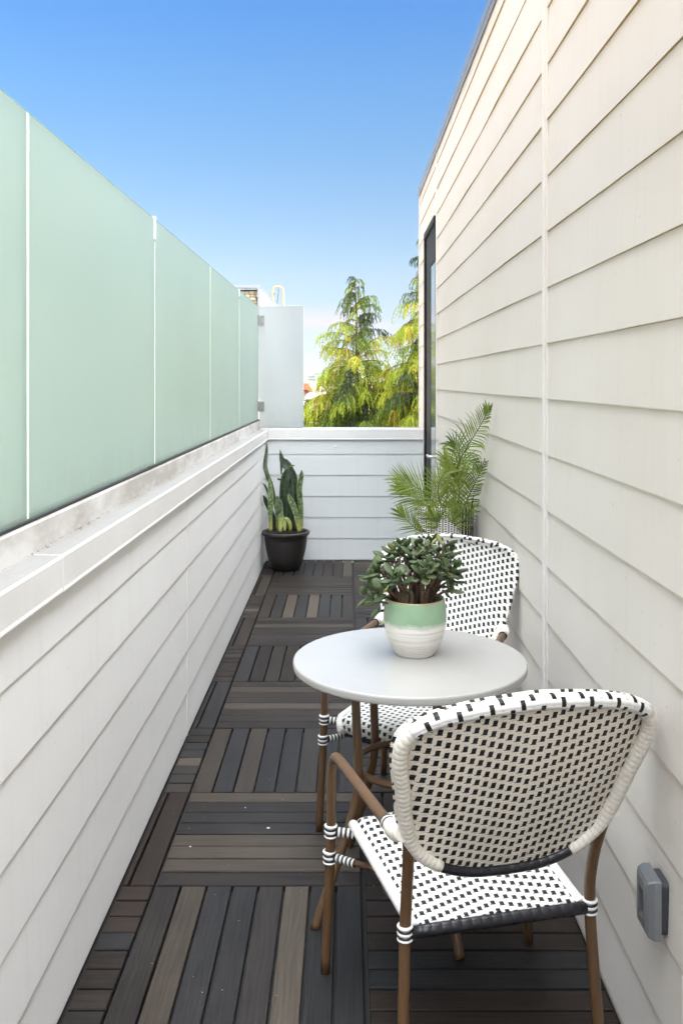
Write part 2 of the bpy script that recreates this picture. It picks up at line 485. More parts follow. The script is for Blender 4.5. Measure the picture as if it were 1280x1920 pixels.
# ------------------------------------------------------------------ the wall builders
def lap_boards(mb, p0, p1, nrm, z0, z1, exp, zbase, thick=.012, seg=.22, jit=.0009, rnd=None):
    """lapped boards between p0 and p1 (xy), outward normal nrm, board lines at zbase + k*exp"""
    rnd = rnd or random.Random(1)
    p0 = Vector((*p0, 0)); p1 = Vector((*p1, 0)); n = Vector((*nrm, 0))
    L = (p1 - p0).length; d = (p1 - p0) / L
    flip = d.cross(Vector((0, 0, 1))).dot(n) < 0
    ns = max(1, int(L / seg))
    k = math.floor((z0 - zbase) / exp + 1e-6)
    while zbase + k * exp < z1 - 1e-4:
        b0 = max(z0, zbase + k * exp); b1 = min(z1, zbase + (k + 1) * exp)
        f0 = (b0 - (zbase + k * exp)) / exp; f1 = (b1 - (zbase + k * exp)) / exp
        cols = []
        ph = rnd.uniform(0, 50)
        for i in range(ns + 1):
            s_ = L * i / ns
            j = (noise.noise(Vector((s_ * 1.3, k * 7.3 + ph, 0)))) * jit * 2.4 + rnd.uniform(-jit, jit) * .3
            base = p0 + d * s_
            o0 = lerp(thick, .002, f0) + j; o1 = lerp(thick, .002, f1)
            cols.append([mb.vert(base + n * (-.004) + Vector((0, 0, b0))),
                         mb.vert(base + n * o0 + Vector((0, 0, b0 + j * .7))),
                         mb.vert(base + n * o0 + Vector((0, 0, b0 + .0024 + j * .7))),
                         mb.vert(base + n * o1 + Vector((0, 0, b1 + .004)))])
        for i in range(ns):
            for r_ in range(3):
                q = (cols[i][r_], cols[i + 1][r_], cols[i + 1][r_ + 1], cols[i][r_ + 1])
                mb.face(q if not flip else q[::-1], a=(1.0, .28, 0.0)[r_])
        for cidx in (0, -1):                       # board ends
            cc = cols[cidx]
            mb.face(cc if (cidx == 0) != flip else cc[::-1])
        k += 1

# ================================================================== SETTING: ground, hills
YB = 7.57                                                 # face of the back parapet
g = MB()
g.v = [(-9000, -6000, -12), (9000, -6000, -12), (9000, 12000, -12), (-9000, 12000, -12)]
g.face((0, 1, 2, 3))
t = NT('city_ground')
c = t.mix(t.noise(t.pos(), .06, 5, .6), (.10, .10, .085), (.20, .18, .15))
t.set(c, .9)
tag(g.build('ground', t.m), kind='structure')

hl = MB()
rnd = random.Random(4)
prev = None
for i in range(81):
    x = -3200 + 80 * i
    h0 = 62 + 30 * noise.noise(Vector((x / 700, 0, 2))) + 12 * noise.noise(Vector((x / 170, 3, 2)))
    row = [hl.vert((x, 3600 + 500 * k / 4.0, -12 + (h0 + 12) * math.sin(math.pi / 2 * k / 4.0) ** .8)) for k in range(5)]
    if prev:
        for k in range(4): hl.face((prev[k], row[k], row[k + 1], prev[k + 1]), smooth=True)
    prev = row
t = NT('hill_scrub'); t.set(t.mix(t.noise(t.pos(), .01, 5), (.07, .09, .06), (.14, .14, .10)), .95)
tag(hl.build('hills', t.m), kind='structure')

# ------------------------------------------------------------------ deck of wooden tiles
T = .61
XS0, XS1 = -.5625, .047                                      # the two seams that run away from the viewer
DX0, DX1 = -.661, .632
Y0 = 2.689 - T * 7
sub = MB(); sub.box(DX0 - .06, DX1 + .06, Y0, YB + .1, -.30, -.022)
t = NT('roof_membrane'); t.set((.018, .018, .018), .85)
tag(sub.build('roof_slab', t.m), kind='structure')

dk = MB()
rnd = random.Random(11)
TONES = {}                                                    # the tones of the nearest tile, left to right, as seen
near_tones = [.48, .82, .63, .58, .69, .97, .63, .60]
def slat(x0, x1, y0, y1, tone, alongy):
    g_ = .0036
    zt = rnd.uniform(-.0012, .0008)
    xa, xb, ya, yb = x0 + g_, x1 - g_, y0 + g_, y1 - g_
    if xb - xa < .008: return
    nf = len(dk.f)
    dk.box(xa, xb, ya, yb, -.021, zt, a=tone, ch=.0022)
    for q in range(nf, len(dk.f)):
        dk.uv[q] = [((dk.v[i][1], dk.v[i][0]) if alongy else (dk.v[i][0], dk.v[i][1])) for i in dk.f[q]]
cols_ = [(XS0 - T, XS0 - .002, 1), (XS0 + .002, XS1 - .003, 0), (XS1 + .004, XS1 + T, 1)]
for r_ in range(15):
    ya = Y0 + r_ * T; yb = min(ya + T, YB + .02)
    for ci, (xa, xb, par) in enumerate(cols_):
        alongy = ((r_ + par) % 2 == 0)                         # r_=6 (2.08..2.69) runs away from the viewer in the middle column
        mood = rnd.choice([.28, .4, .5, .36])
        for s_ in range(8):
            tone = min(.97, max(.02, rnd.gauss(mood, .20) + (.38 if rnd.random() < .10 else 0)))
            if r_ == 6 and ci == 1: tone = near_tones[s_]
            if r_ == 7 and ci == 1: tone = [.46, .86, .88, .84, .54, .52, .50, .84][s_]
            if r_ == 8 and ci == 1: tone = [.76, .62, .75, .58, .60, .70, .58, .55][s_]
            if alongy:
                w_ = (xb - xa) / 8
                x0 = xa + w_ * s_; x1 = x0 + w_
                x0 = max(x0, DX0); x1 = min(x1, DX1)
                if x1 - x0 > .01: slat(x0, x1, ya, yb, tone, True)
            else:
                w_ = T / 8
                y0 = ya + w_ * s_; y1 = y0 + w_
                if y0 < yb - .01: slat(max(xa, DX0), min(xb, DX1), y0, min(y1, yb), tone, False)
tag(dk.build('deck', M_WOOD), kind='structure')

deb = MB()
for i in range(26):
    x = rnd.uniform(DX0 + .01, -.1) if rnd.random() < .7 else rnd.uniform(.06, .6)
    y = rnd.uniform(1.9, 3.6) ; s_ = rnd.uniform(.0008, .0018)
    deb.lathe([(.0001, 0), (s_, s_ * .4), (.0001, s_ * .9)], 5, (x, y, .0005))
for (px, py, s_) in ((503, 1553, .006), (460, 1515, .003), (357, 1588, .004)):
    Y = 1717 * 1.48 / (py - 715); deb.lathe([(.0001, 0), (s_, .0004), (s_ * .7, .0012), (.0001, .0018)], 9, ((px - 650) / 1717 * Y, Y, .0008))
tag(deb.build('grit', plain('pale_grit', (.6, .58, .52), .8)), 'pale grit and crumbs scattered over the dark deck', 'grit', kind='stuff')

# ------------------------------------------------------------------ left parapet wall
EXP = .1745; ZB = .0065
pw = empty('parapet_wall', (-.70, 2.5, 0))
tag(pw, 'long low white lap-sided wall on the left carrying the green glass screen', 'wall')
def local(mb, o, name, mat):
    ob = mb.build(name, mat)
    ob.parent = o
    ob.matrix_parent_inverse = Matrix.Translation(-Vector(o.location))
    return ob
b = MB()
XL = -.672
rnd = random.Random(5)
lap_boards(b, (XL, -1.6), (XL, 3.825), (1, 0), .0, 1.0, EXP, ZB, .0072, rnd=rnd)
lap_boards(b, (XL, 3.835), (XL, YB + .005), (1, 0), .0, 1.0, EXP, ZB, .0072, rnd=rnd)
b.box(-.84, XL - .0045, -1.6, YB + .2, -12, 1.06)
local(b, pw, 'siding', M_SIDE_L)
b = MB(); b.box(XL - .004, XL + .0080, 3.8235, 3.8345, .0, 1.0)
local(b, pw, 'joint_strip', M_TRIM)
b = MB()
for (a0, a1) in ((-1.6, 2.089), (2.0915, 4.998), (5.0005, YB - .0135)):
    z = 0.0 if a0 < 2 else (.0018 if a0 < 4 else .0)
    # fascia with a small drip edge, then the top
    P = [(-.6605, 1.000), (-.646 + z, 1.000), (-.646 + z, 1.003), (-.6475 + z, 1.010), (-.6475 + z, 1.078 + z), (-.6515 + z, 1.083 + z), (-.722, 1.0835 + z), (-.722, 1.062), (-.6605, 1.062)]
    i0 = [b.vert((x, a0, zz)) for x, zz in P]; i1 = [b.vert((x, a1, zz)) for x, zz in P]
    for k in range(len(P)):
        k2 = (k + 1) % len(P)
        b.face((i0[k2], i0[k], i1[k], i1[k2]))
    b.face(i0); b.face(i1[::-1])
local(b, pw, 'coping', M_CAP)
b = MB()
P = [(-.7225, 1.0635), (-.7205, 1.148), (-.7235, 1.1555), (-.7290, 1.1555), (-.7290, 1.10), (-.7500, 1.10), (-.7500, 1.1555), (-.770, 1.1555), (-.770, 1.0635)]
yy = [-1.6 + .35 * i for i in range(27)]; yy = [y for y in yy if y < YB + .03] + [YB + .04]
prev = None
for y in yy:
    j = .0012 * noise.noise(Vector((y * 1.7, 1, 1)))
    row = [b.vert((x + j, y, zz + j * .6)) for x, zz in P]
    if prev:
        for k in range(len(P)):
            k2 = (k + 1) % len(P); b.face((prev[k2], prev[k], row[k], row[k2]))
    else: b.face(row)
    prev = row
b.face(prev[::-1])
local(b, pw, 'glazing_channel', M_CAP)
b = MB()
b.box(-.7300, -.7222, -1.6, 3.36, 1.1565, 1.164)
b.box(-.7300, -.7218, 3.363, YB + .03, 1.1560, 1.1655)
b.box(-.7575, -.7495, -1.6, YB + .03, 1.1560, 1.164)
local(b, pw, 'gasket', M_GASKET)
b = MB(); b.box(-.86, -.772, -1.6, YB + .2, 1.0605, 1.082)
local(b, pw, 'outer_coping', M_TRIM)

lt_ = MB(); rnd = random.Random(77)
for i in range(420):
    y = 1.05 + 5.2 * rnd.random() ** 1.3
    if noise.noise(Vector((y * 1.9, 5, 5))) < -.05 and rnd.random() < .85: continue
    x = -.7185 + abs(rnd.gauss(0, .006)) ; s_ = rnd.uniform(.0012, .0042)
    a_ = rnd.uniform(0, math.pi); dx, dy = math.cos(a_) * s_ * .6, math.sin(a_) * s_ * 1.6
    z_ = 1.0850 + rnd.uniform(0, .0015)
    n0 = [lt_.vert(q) for q in ((x - dx, y - dy, z_), (x + dy * .4, y - dx * .4, z_ + s_ * .3), (x + dx, y + dy, z_ + .0006), (x - dy * .4, y + dx * .4, z_ + s_ * .5))]
    lt_.face(n0, a=rnd.random())
t = NT('dry_litter'); t.set(t.mix(t.attr(), (.05, .035, .022), (.20, .15, .09)), .95)
tag(lt_.build('leaf_litter', t.m), 'brown crumbs of leaf litter caught along the wall coping below the glass', 'leaf litter', kind='stuff')

# ------------------------------------------------------------------ glass screen
GP = 'frosted green glass panels of the screen'
seams = [-.70, .72, 2.108, 3.50, 4.925, 6.255, 7.60]
labels = ['green frosted glass panel behind the viewer, first of the screen',
          'nearest green frosted glass panel, cut off by the left edge',
          'large green frosted glass panel, second from the left edge of the picture',
          'green frosted glass panel right of the clear clip on a joint',
          'narrow green frosted glass panel, fourth from the left edge of the picture',
          'last and narrowest green frosted glass panel, touching the pale return panel in the corner']
for i in range(1, 6):
    y0, y1 = seams[i] + .005, seams[i + 1] - .005
    if i == 1: y0 = .60
    e = empty('glass_panel', (-.739, (y0 + y1) / 2, 1.11))
    tag(e, labels[i], 'glass panel', GP)
    b = MB(); b.box(-.7450, -.7330, y0 + .004, y1 - .004, 1.11, 2.098)
    local(b, e, 'pane', M_GLASS)
    b = MB()
    b.box(-.7448, -.7332, y1 - .0036, y1, 1.11, 2.0985)
    local(b, e, 'polished_edge', M_GLASS_EDGE)
    b = MB(); b.box(-.7448, -.7332, y0, y0 + .0036, 1.11, 2.0985)
    local(b, e, 'polished_edge', M_GLASS_EDGE)
    b = MB(); b.box(-.7448, -.7332, y0 + .004, y1 - .004, 2.0984, 2.1012)
    local(b, e, 'top_edge', M_EDGE_TOP)
    if i in (2, 4):
        hgt = .085 if i == 2 else .05
        b = MB(); b.box(-.7495, -.7285, y1 - .012, y1 + .012, 2.105 - hgt, 2.108)
        b.box(-.7505, -.7275, y1 - .013, y1 + .013, 2.105 - hgt, 2.112 - hgt)
        b.box(-.7505, -.7275, y1 - .013, y1 + .013, 2.098, 2.1085)
        tm = plain('clear_clip', (.75, .78, .78), .12, 0, .03)
        local(b, e, 'joint_clip', tm)
e = empty('glass_panel', (-.55, YB + .05, 1.0905))
tag(e, 'pale milky glass return panel standing across the far left corner of the deck', 'glass panel')
b = MB(); b.box(-.727, -.362, YB + .040, YB + .052, 1.0925, 2.105)
local(b, e, 'pane', M_GLASS_W)
b = MB(); b.box(-.361, -.3585, YB + .0402, YB + .0518, 1.0925, 2.105)
local(b, e, 'polished_edge', M_GLASS_EDGE)
b = MB(); b.box(-.727, -.362, YB + .0402, YB + .0518, 2.1055, 2.1075)
local(b, e, 'polished_edge', M_GLASS_EDGE)
for zc in (1.985, 1.272):
    b = MB()
    b.box(-.728, -.684, YB + .030, YB + .0395, zc - .044, zc + .044, ch=.002)
    b.box(-.7325, -.728, YB - .02, YB + .0395, zc - .044, zc + .044)
    br = local(b, e, 'bracket', M_CHROME)
    for dz in (.028, -.028):
        s_ = MB(); s_.tube([(-.702, YB + .031, zc + dz), (-.702, YB + .028, zc + dz)], .0042, 10)
        ob = s_.build('screw', M_GASKET); ob.parent = br

# ------------------------------------------------------------------ back parapet wall
bw = empty('back_parapet_wall', (0, YB + .07, 0)); bw.name = 'parapet_wall'
tag(bw, 'low white lap-sided wall across the far end of the deck under the trees', 'wall')
b = MB()
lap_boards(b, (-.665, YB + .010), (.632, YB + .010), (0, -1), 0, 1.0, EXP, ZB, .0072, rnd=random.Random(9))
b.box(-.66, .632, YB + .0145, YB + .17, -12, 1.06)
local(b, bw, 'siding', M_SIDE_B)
b = MB()
P = [(YB + .001, 1.000), (YB - .013, 1.000), (YB - .013, 1.003), (YB - .0115, 1.010), (YB - .0112, 1.085), (YB - .0075, 1.090), (YB + .185, 1.092), (YB + .185, 1.0), (YB + .172, 1.0), (YB + .172, 1.062), (YB + .001, 1.062)]
i0 = [b.vert((-.7215, y, zz)) for y, zz in P]; i1 = [b.vert((.6335, y, zz)) for y, zz in P]
for k in range(len(P)):
    k2 = (k + 1) % len(P); b.face((i0[k], i0[k2], i1[k2], i1[k]))
b.face(i0[::-1]); b.face(i1)
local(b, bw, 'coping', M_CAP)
b = MB()
for (px, py) in ((629, 836), (620, 1028)):
    x = (px - 650) / 1717 * YB; z = EYE - (py - 715) / 1717 * YB
    b.tube([(x, YB - .002, z), (x, YB - .008, z)], .010 if py < 900 else .005, 10)
local(b, bw, 'screw_cap', M_TRIM)

# ------------------------------------------------------------------ house wall on the right
XR = .634
ER = .1752; ZR = 1.9495 - 11 * ER
hs = empty('house', (3, 3, 0))
tag(hs, 'tall cream house with lap siding filling the right side beside the deck', 'house')
ZT = 3.128; YE = 7.93
b = MB()
rnd = random.Random(21)
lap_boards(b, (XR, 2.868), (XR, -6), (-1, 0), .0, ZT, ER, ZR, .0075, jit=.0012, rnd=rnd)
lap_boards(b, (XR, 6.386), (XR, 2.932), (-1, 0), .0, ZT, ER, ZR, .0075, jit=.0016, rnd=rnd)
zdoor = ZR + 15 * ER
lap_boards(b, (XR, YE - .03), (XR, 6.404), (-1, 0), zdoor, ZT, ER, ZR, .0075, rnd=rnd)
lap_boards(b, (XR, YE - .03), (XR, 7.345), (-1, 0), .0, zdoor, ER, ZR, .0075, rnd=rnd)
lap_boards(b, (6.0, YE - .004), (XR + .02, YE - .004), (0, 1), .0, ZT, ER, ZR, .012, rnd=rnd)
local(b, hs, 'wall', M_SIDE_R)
b = MB()
b.box(XR + .0045, 6, -6, 6.40, -12, ZT - .002)
b.box(XR + .0045, 6, 7.35, YE - .0085, -12, ZT - .002)
b.box(XR + .0045, 6, 6.4002, 7.3498, zdoor + .002, ZT - .002)
b.box(XR + .30, 6, 6.4002, 7.3498, -12, zdoor + .0018)
local(b, hs, 'wall_core', M_TRIM)
b = MB()
b.box(XR - .0175, XR + .004, 2.884, 2.906, 0, ZT - .03)
b.box(XR - .0105, XR + .004, 2.9062, 2.934, 0, ZT - .03)
b.box(XR - .0105, XR + .004, 2.866, 2.8838, 0, ZT - .03)
local(b, hs, 'joint_strip', plain('joint_strip_paint', (.73, .705, .68), .6, 0, .03, 3, .3))
b = MB(); b.box(XR - .0135, XR + .004, 6.3865, 6.4035, zdoor, ZT - .03)
b.box(XR - .0135, XR + .004, 6.3865, 6.3995, 0, zdoor - .0005)
local(b, hs, 'joint_strip', M_TRIM)
b = MB(); b.box(XR - .013, XR + .02, YE - .029, YE + .009, 0, ZT - .05)
local(b, hs, 'corner_board', M_SIDE_R)
b = MB(); b.box(XR - .022, XR + .3, -6, YE + .022, ZT - .030, ZT + .012)
b.box(XR - .0185, XR - .0125, -6, YE + .018, ZT - .055, ZT - .0305)
local(b, hs, 'coping', M_METAL)

# the glazed door
dz1 = zdoor - .004
dr = MB()
b = MB()
b.box(XR - .018, XR + .05, 7.268, 7.3445, .0, dz1)                  # far jamb
b.box(XR - .012, XR + .05, 6.4005, 6.436, .0, dz1)                    # near jamb
b.box(XR - .024, XR + .05, 6.4365, 7.2675, dz1 - .045, dz1)           # head
b.box(XR - .02, XR + .05, 6.4365, 7.2675, .0, .03)
dframe = local(b, hs, 'door_frame', M_BLACK)
b = MB()
b.box(XR - .004, XR + .03, 6.90, 7.262, .035, dz1 - .05)
b.box(XR - .004, XR + .03, 6.44, 6.53, .035, dz1 - .05)
b.box(XR - .008, XR + .03, 6.5305, 6.8995, dz1 - .30, dz1 - .05)
b.box(XR - .008, XR + .03, 6.5305, 6.8995, .035, .18)
door = local(b, hs, 'door', M_BLACK)
t = NT('door_glass'); t.set((.22, .27, .27), .05, 0, .9); t.b.inputs['IOR'].default_value = 1.6
b = MB(); b.box(XR - .0015, XR + .014, 6.5302, 6.8998, .1802, dz1 - .3002)
def sub_local(mb, base, o, name, mat):
    ob = mb.build(name, mat); ob.parent = o          # its part already sits in world coordinates
    return ob
sub_local(b, hs, door, 'glass', t.m)
b = MB()
b.box(XR - .0065, XR - .0035, 6.465, 6.505, .84, .98, ch=0)
b.tube(smooth_path([(XR - .005, 6.485, .945), (XR - .040, 6.485, .945), (XR - .052, 6.50, .945), (XR - .054, 6.54, .945), (XR - .052, 6.625, .945)], 4), .0095, 10)
sub_local(b, hs, door, 'handle', plain('satin_handle', (.72, .72, .70), .3, .6, .04))

# ------------------------------------------------------------------ wall light and low cover on the right wall
def mat_grey_cast():
    t = NT('grey_cast_metal'); p = t.obj()
    t.set(t.mix(t.noise(p, 90, 3), (.22, .235, .245), (.28, .29, .30)), .36, .55, .5)
    t.bump(t.noise(p, 500, 2), .0003)
    return t.m
M_CAST = mat_grey_cast()
wl = empty('wall_box', (XR - .010, 1.80, .44))
tag(wl, 'grey cast metal outlet box with a dark slot on the lower right wall', 'wall box')
def bev_box(mb, x0, x1, y0, y1, z0, z1, r, inset=0.0, hole=None):
    """box facing -X with rounded vertical outline (in y,z) and a bevelled front; hole = (y0,y1,z0,z1)"""
    def outline(d, rr):
        pts = []
        for (cy, cz, a0) in ((y1 - d - rr, z1 - d - rr, 0), (y0 + d + rr, z1 - d - rr, 90), (y0 + d + rr, z0 + d + rr, 180), (y1 - d - rr, z0 + d + rr, 270)):
            for k in range(5):
                a = R(a0 + 90 * k / 4); pts.append((cy + rr * math.cos(a), cz + rr * math.sin(a)))
        return pts
    L = [[mb.vert((x, p[0], p[1])) for p in outline(d, rr)] for x, d, rr in
         ((x1, 0, r), (x0 + inset * 1.2, 0, r), (x0 + inset * .35, inset * .35, r), (x0, inset, max(.001, r - inset * .4)))]
    n = len(L[0])
    for q in range(len(L) - 1):
        for k in range(n):
            k2 = (k + 1) % n; mb.face((L[q][k], L[q][k2], L[q + 1][k2], L[q + 1][k]), smooth=False)
    if hole is None: mb.face(L[-1])
    else:
        hy0, hy1, hz0, hz1 = hole
        hp = []
        for (cy, cz) in ((hy1, hz1), (hy0, hz1), (hy0, hz0), (hy1, hz0)):
            hp += [(cy, cz)] * 5
        H = [mb.vert((x0, p[0], p[1])) for p in hp]; H2 = [mb.vert((x0 + .012, p[0], p[1])) for p in hp]
        for k in range(n):
            k2 = (k + 1) % n
            if hp[k] == hp[k2]: mb.face((L[-1][k], L[-1][k2], H[k]))
            else: mb.face((L[-1][k], L[-1][k2], H[k2], H[k])); mb.face((H[k], H[k2], H2[k2], H2[k]))
        mb.face([H2[0], H2[5], H2[10], H2[15]])
XW = XR - .011
yb0, yb1, zb0, zb1 = 1.786, 1.862, .386, .503
b = MB(); bev_box(b, XW - .038, XW - .010, yb0, yb1, zb0, zb1, .004, .012, (yb0 + .024, yb1 - .024, zb0 + .030, zb1 - .030))
local(b, wl, 'cover', M_CAST)
b = MB(); b.box(XW - .0275, XW - .0255, yb0 + .0245, yb1 - .0245, zb0 + .0305, zb1 - .0305)
local(b, wl, 'slot', plain('black_slot', (.012, .012, .012), .5))
b = MB(); bev_box(b, XW - .0095, XW + .010, yb0 + .006, yb1 - .006, zb0 + .006, zb1 - .006, .01, .001)
local(b, wl, 'back_plate', M_GASKET)

oc = empty('wall_plate', (XR - .01, 1.63, .34))
tag(oc, 'small white cover plate low on the right wall at the picture edge', 'wall plate')
b = MB(); bev_box(b, XW - .014, XW + .008, 1.60, 1.672, .285, .40, .006, .004, (1.618, 1.654, .305, .38))
local(b, oc, 'plate', M_TRIM)

# ================================================================== BISTRO CHAIR
SH = [(0, -.026, .477), (.08, -.028, .483), (.15, -.034, .508), (.203, -.046, .556), (.226, -.070, .62), (.243, -.105, .70),
      (.257, -.133, .765), (.252, -.155, .815), (.212, -.172, .847), (.13, -.188, .868), (0, -.197, .879)]
def back_half(sgn): return [Vector((sgn * u, v, z)) for u, v, z in SH]

def mirror(pts): return [Vector((-p.x, p.y, p.z)) for p in pts]

def make_chair():
    ch = empty('bistro_chair')
    # legs
    leg_r = .0122
    front = smooth_path([(.274, .458, 0), (.268, .449, .18), (.263, .441, .359), (.262, .438, .47), (.2615, .432, .525), (.2595, .415, .552),
                         (.257, .375, .563), (.251, .24, .570), (.242, .06, .578), (.236, -.02, .582), (.229, -.052, .588)], 5)
    rear = smooth_path([(.222, -.030, 0), (.213, -.012, .18), (.206, 0, .359), (.205, -.010, .45), (.211, -.040, .545), (.224, -.068, .615)], 5)
    for sgn in (1, -1):
        f = front if sgn > 0 else mirror(front)
        cut = 25
        b = MB(); b.tube(f[:cut + 1], leg_r, 12); b.build('leg', M_BROWN, ch)
        b = MB(); b.tube(f[cut:], leg_r * 1.002, 12); b.build('armrest', M_BROWN, ch)
        b = MB(); b.tube(rear if sgn > 0 else mirror(rear), leg_r, 12); b.build('leg', M_BROWN, ch)
        # feet glides and wraps: striped bands round the legs and the ties to the seat
        def sleeve(cx, cy, cz, n_, strip_tail=False):
            m_ = MB(); pr = []
            pitch = .0064; hh = n_ * pitch / 2
            rows = [(.0123, -hh)]
            for k in range(n_):
                for q in range(5): rows.append((.0132 + .0036 * math.sin(math.pi * (q + .5) / 5), -hh + pitch * (k + (q + .5) / 5)))
            rows.append((.0123, hh))
            m_.lathe(rows, 18, (cx, cy, cz))
            for fi in range(len(m_.f) - 2):
                band_ = max(0, min(n_ - 1, (fi // 18 - 0) // 5 if fi // 18 else 0))
                m_.a[fi] = 1.0 if band_ % 2 == 0 else 0.0
            return m_.build('leg_wrap', M_BANDS, ch)
        sleeve(sgn * .2632, .441, .362, 5)
        sleeve(sgn * .2660, .445, .296, 5)
        sleeve(sgn * .206, .0, .359, 5)
        b = MB()
        b.tube([(sgn * .252, .437, .360), (sgn * .222, .428, .357), (sgn * .190, .412, .354)], .0115, 12)
        b.build('striped_tie', M_STRIPE, ch); b = MB()
        b.tube([(sgn * .254, .436, .297), (sgn * .232, .414, .297), (sgn * .214, .394, .298)], .0098, 12)
        b.build('striped_tie', M_STRIPE, ch); b = MB()
        # collar at the rear of the arm
        i_ = [p for p in f if p.y < .035 and p.z > .5]
        b.tube(i_, .0155, 12)
        b.build('striped_tie', M_STRIPE, ch)
        # cream binding from the arm into the back frame
        b = MB()
        b.tube(smooth_path([(sgn * .2375, -.004, .580), (sgn * .234, -.030, .584), (sgn * .227, -.060, .592)], 4), lambda t: .0165 + .004 * math.sin(t * 3), 12)
        b.build('arm_binding', M_WRAP_W, ch)
    # lower hoop
    pts = []
    for q in range(48):
        a = 2 * math.pi * q / 48
        pts.append((.172 * math.cos(a), .262 + .135 * math.sin(a), .300))
    b = MB(); b.tube(pts, .0075, 8, closed=True)
    for sgn in (1, -1):
        b.tube([(sgn * .216, .396, .299), (sgn * .142, .335, .300)], .0075, 8)
    b.build('hoop', M_BROWN, ch)
    # seat -------------------------------------------------------------
    def hw(v): return lerp(.184, .206, v / .46)
    def seat_pt(a, s):                                  # a -1..1 across, s = distance from the rear edge
        flat = .435
        bow = .018 * (1 - a * a)
        if s <= flat:
            v = s; z = .372 + .012 * (s / flat) - .006 * (1 - a * a) * math.sin(math.pi * s / flat)
        else:
            q = (s - flat) / .035
            ang = min(q, 2.4)
            v = flat + .028 * math.sin(min(ang, math.pi / 2)); z = .384 - .028 * (1 - math.cos(min(ang, math.pi / 2)))
            if ang > math.pi / 2: z -= (ang - math.pi / 2) * .030; v -= (ang - math.pi / 2) * .004
        v += bow * (s / flat)
        w_ = hw(min(s, flat))
        edge = max(0.0, abs(a) - .93) / .07
        if s > flat - .03: w_ -= .016 * ((s - flat + .03) / .1) ** 1.5
        return Vector((a * w_, v, z - .010 * edge ** 2))
    b = MB(); na, nsr = 30, 34; SL = .515
    idx = [[b.vert(seat_pt(-1 + 2 * i / na, SL * j / nsr)) for i in range(na + 1)] for j in range(nsr + 1)]
    for j in range(nsr):
        for i in range(na):
            u0 = (-1 + 2 * i / na) * .195; u1 = (-1 + 2 * (i + 1) / na) * .195; v0 = SL * j / nsr; v1 = SL * (j + 1) / nsr
            b.face((idx[j][i], idx[j][i + 1], idx[j + 1][i + 1], idx[j + 1][i]), [(u0, v0), (u1, v0), (u1, v1), (u0, v1)], 0, True)
    seat = b.build('seat', M_WEAVE_SEAT, ch)
    md = seat.modifiers.new('thick', 'SOLIDIFY'); md.thickness = .006; md.offset = -1
    for sgn in (1, -1):
        b = MB()
        pts = [Vector((sgn * (hw(s) + .002), s, .363 + .010 * s / .43)) for s in [.0 + .43 * k / 12 for k in range(13)]]
        pts += [Vector((sgn * (.2045), .448, .366)), Vector((sgn * .196, .462, .350)), Vector((sgn * .190, .464, .335))]
        b.tube(pts, .0125, 12)
        b.build('seat_edge', M_WRAP_WS, seat)
    b = MB(); b.tube([(x, -.004 + .0 * x, .359) for x in [-.193 + .386 * k / 10 for k in range(11)]], .0130, 12)
    b.build('rear_binding', M_WRAP_B, seat)
    b = MB(); b.tube(smooth_path([(-.185, .428, .326), (-.1, .442, .316), (0, .446, .314), (.1, .442, .316), (.185, .428, .326)], 5), .0125, 10)
    b.build('front_binding', M_WRAP_B, seat)
    # back -------------------------------------------------------------
    hp = smooth_path(back_half(1), 8)                    # bottom centre -> crest centre
    n8 = 8
    def seg(i0, i1, sgn):
        p = hp[i0 * n8:i1 * n8 + 1]
        return p if sgn > 0 else mirror(p)
    # bottom bow
    lo = mirror(seg(0, 3, 1))[::-1][:-1] + seg(0, 3, 1)
    lo = lo[7:-7]
    b = MB(); b.tube(lo, .0118, 12); bind = b.build('lower_binding', M_WRAP_B, ch)
    for sgn in (1, -1):
        p = hp[2 * n8 - 1:8 * n8 + 1] if sgn > 0 else mirror(hp[2 * n8 - 1:8 * n8 + 1])
        b = MB()
        b.tube(p, lambda t: .0130 + .0025 * min(1, t * 4), 14)
        b.build('side_binding', M_WRAP_W, ch)
    up = seg(8, 10, 1); up = up + mirror(up)[::-1][1:]
    st = hp[8 * n8 - 5:8 * n8]
    up = st + up + mirror(st)[::-1]
    b = MB(); b.tube(up[::-1], .0158, 14, ref=(0, -1, 0))
    # centre the V of the pattern on the crest
    tot = sum((up[i + 1] - up[i]).length for i in range(len(up) - 1))
    b.uv = [[(u - tot / 2, v) for (u, v) in q] for q in b.uv]
    b.build('back_rim', M_WEAVE_RIM, ch)
    # woven panel
    zs = [p.z for p in hp]
    def side(z):
        for i in range(len(hp) - 1):
            if hp[i].z <= z <= hp[i + 1].z + 1e-9:
                t_ = (z - hp[i].z) / max(1e-9, hp[i + 1].z - hp[i].z)
                return hp[i].lerp(hp[i + 1], t_)
        return hp[-1]
    b = MB(); na, nz_ = 30, 44
    zlo, zhi = hp[0].z + .002, hp[-1].z - .001
    grid = []
    for j in range(nz_ + 1):
        tt = j / nz_
        tt = .5 - .5 * math.cos(math.pi * tt)
        z = lerp(zlo, zhi, tt); s_ = side(z)
        vc = lerp(-.026, -.197, (z - .477) / (.879 - .477)) - .012 * math.sin(math.pi * (z - .477) / .402)
        row = []
        for a in [-1 + 2 * i / na for i in range(na + 1)]:
            p = Vector((s_.x * a, lerp(vc, s_.y, a * a), z))
            e_ = max(abs(a), abs(2 * j / nz_ - 1)) ** 9 if z > .60 else abs(a) ** 9 * max(0, (z - .56) / .04)
            if z < .56: e_ = 0
            d_ = Vector((p.x, 0, p.z - .68)).normalized()
            p = p + d_ * (.0155 * e_) + Vector((0, .0205 * e_, 0))
            row.append((p, s_.x * a, z))
        grid.append(row)
    idx = [[b.vert(q[0]) for q in row] for row in grid]
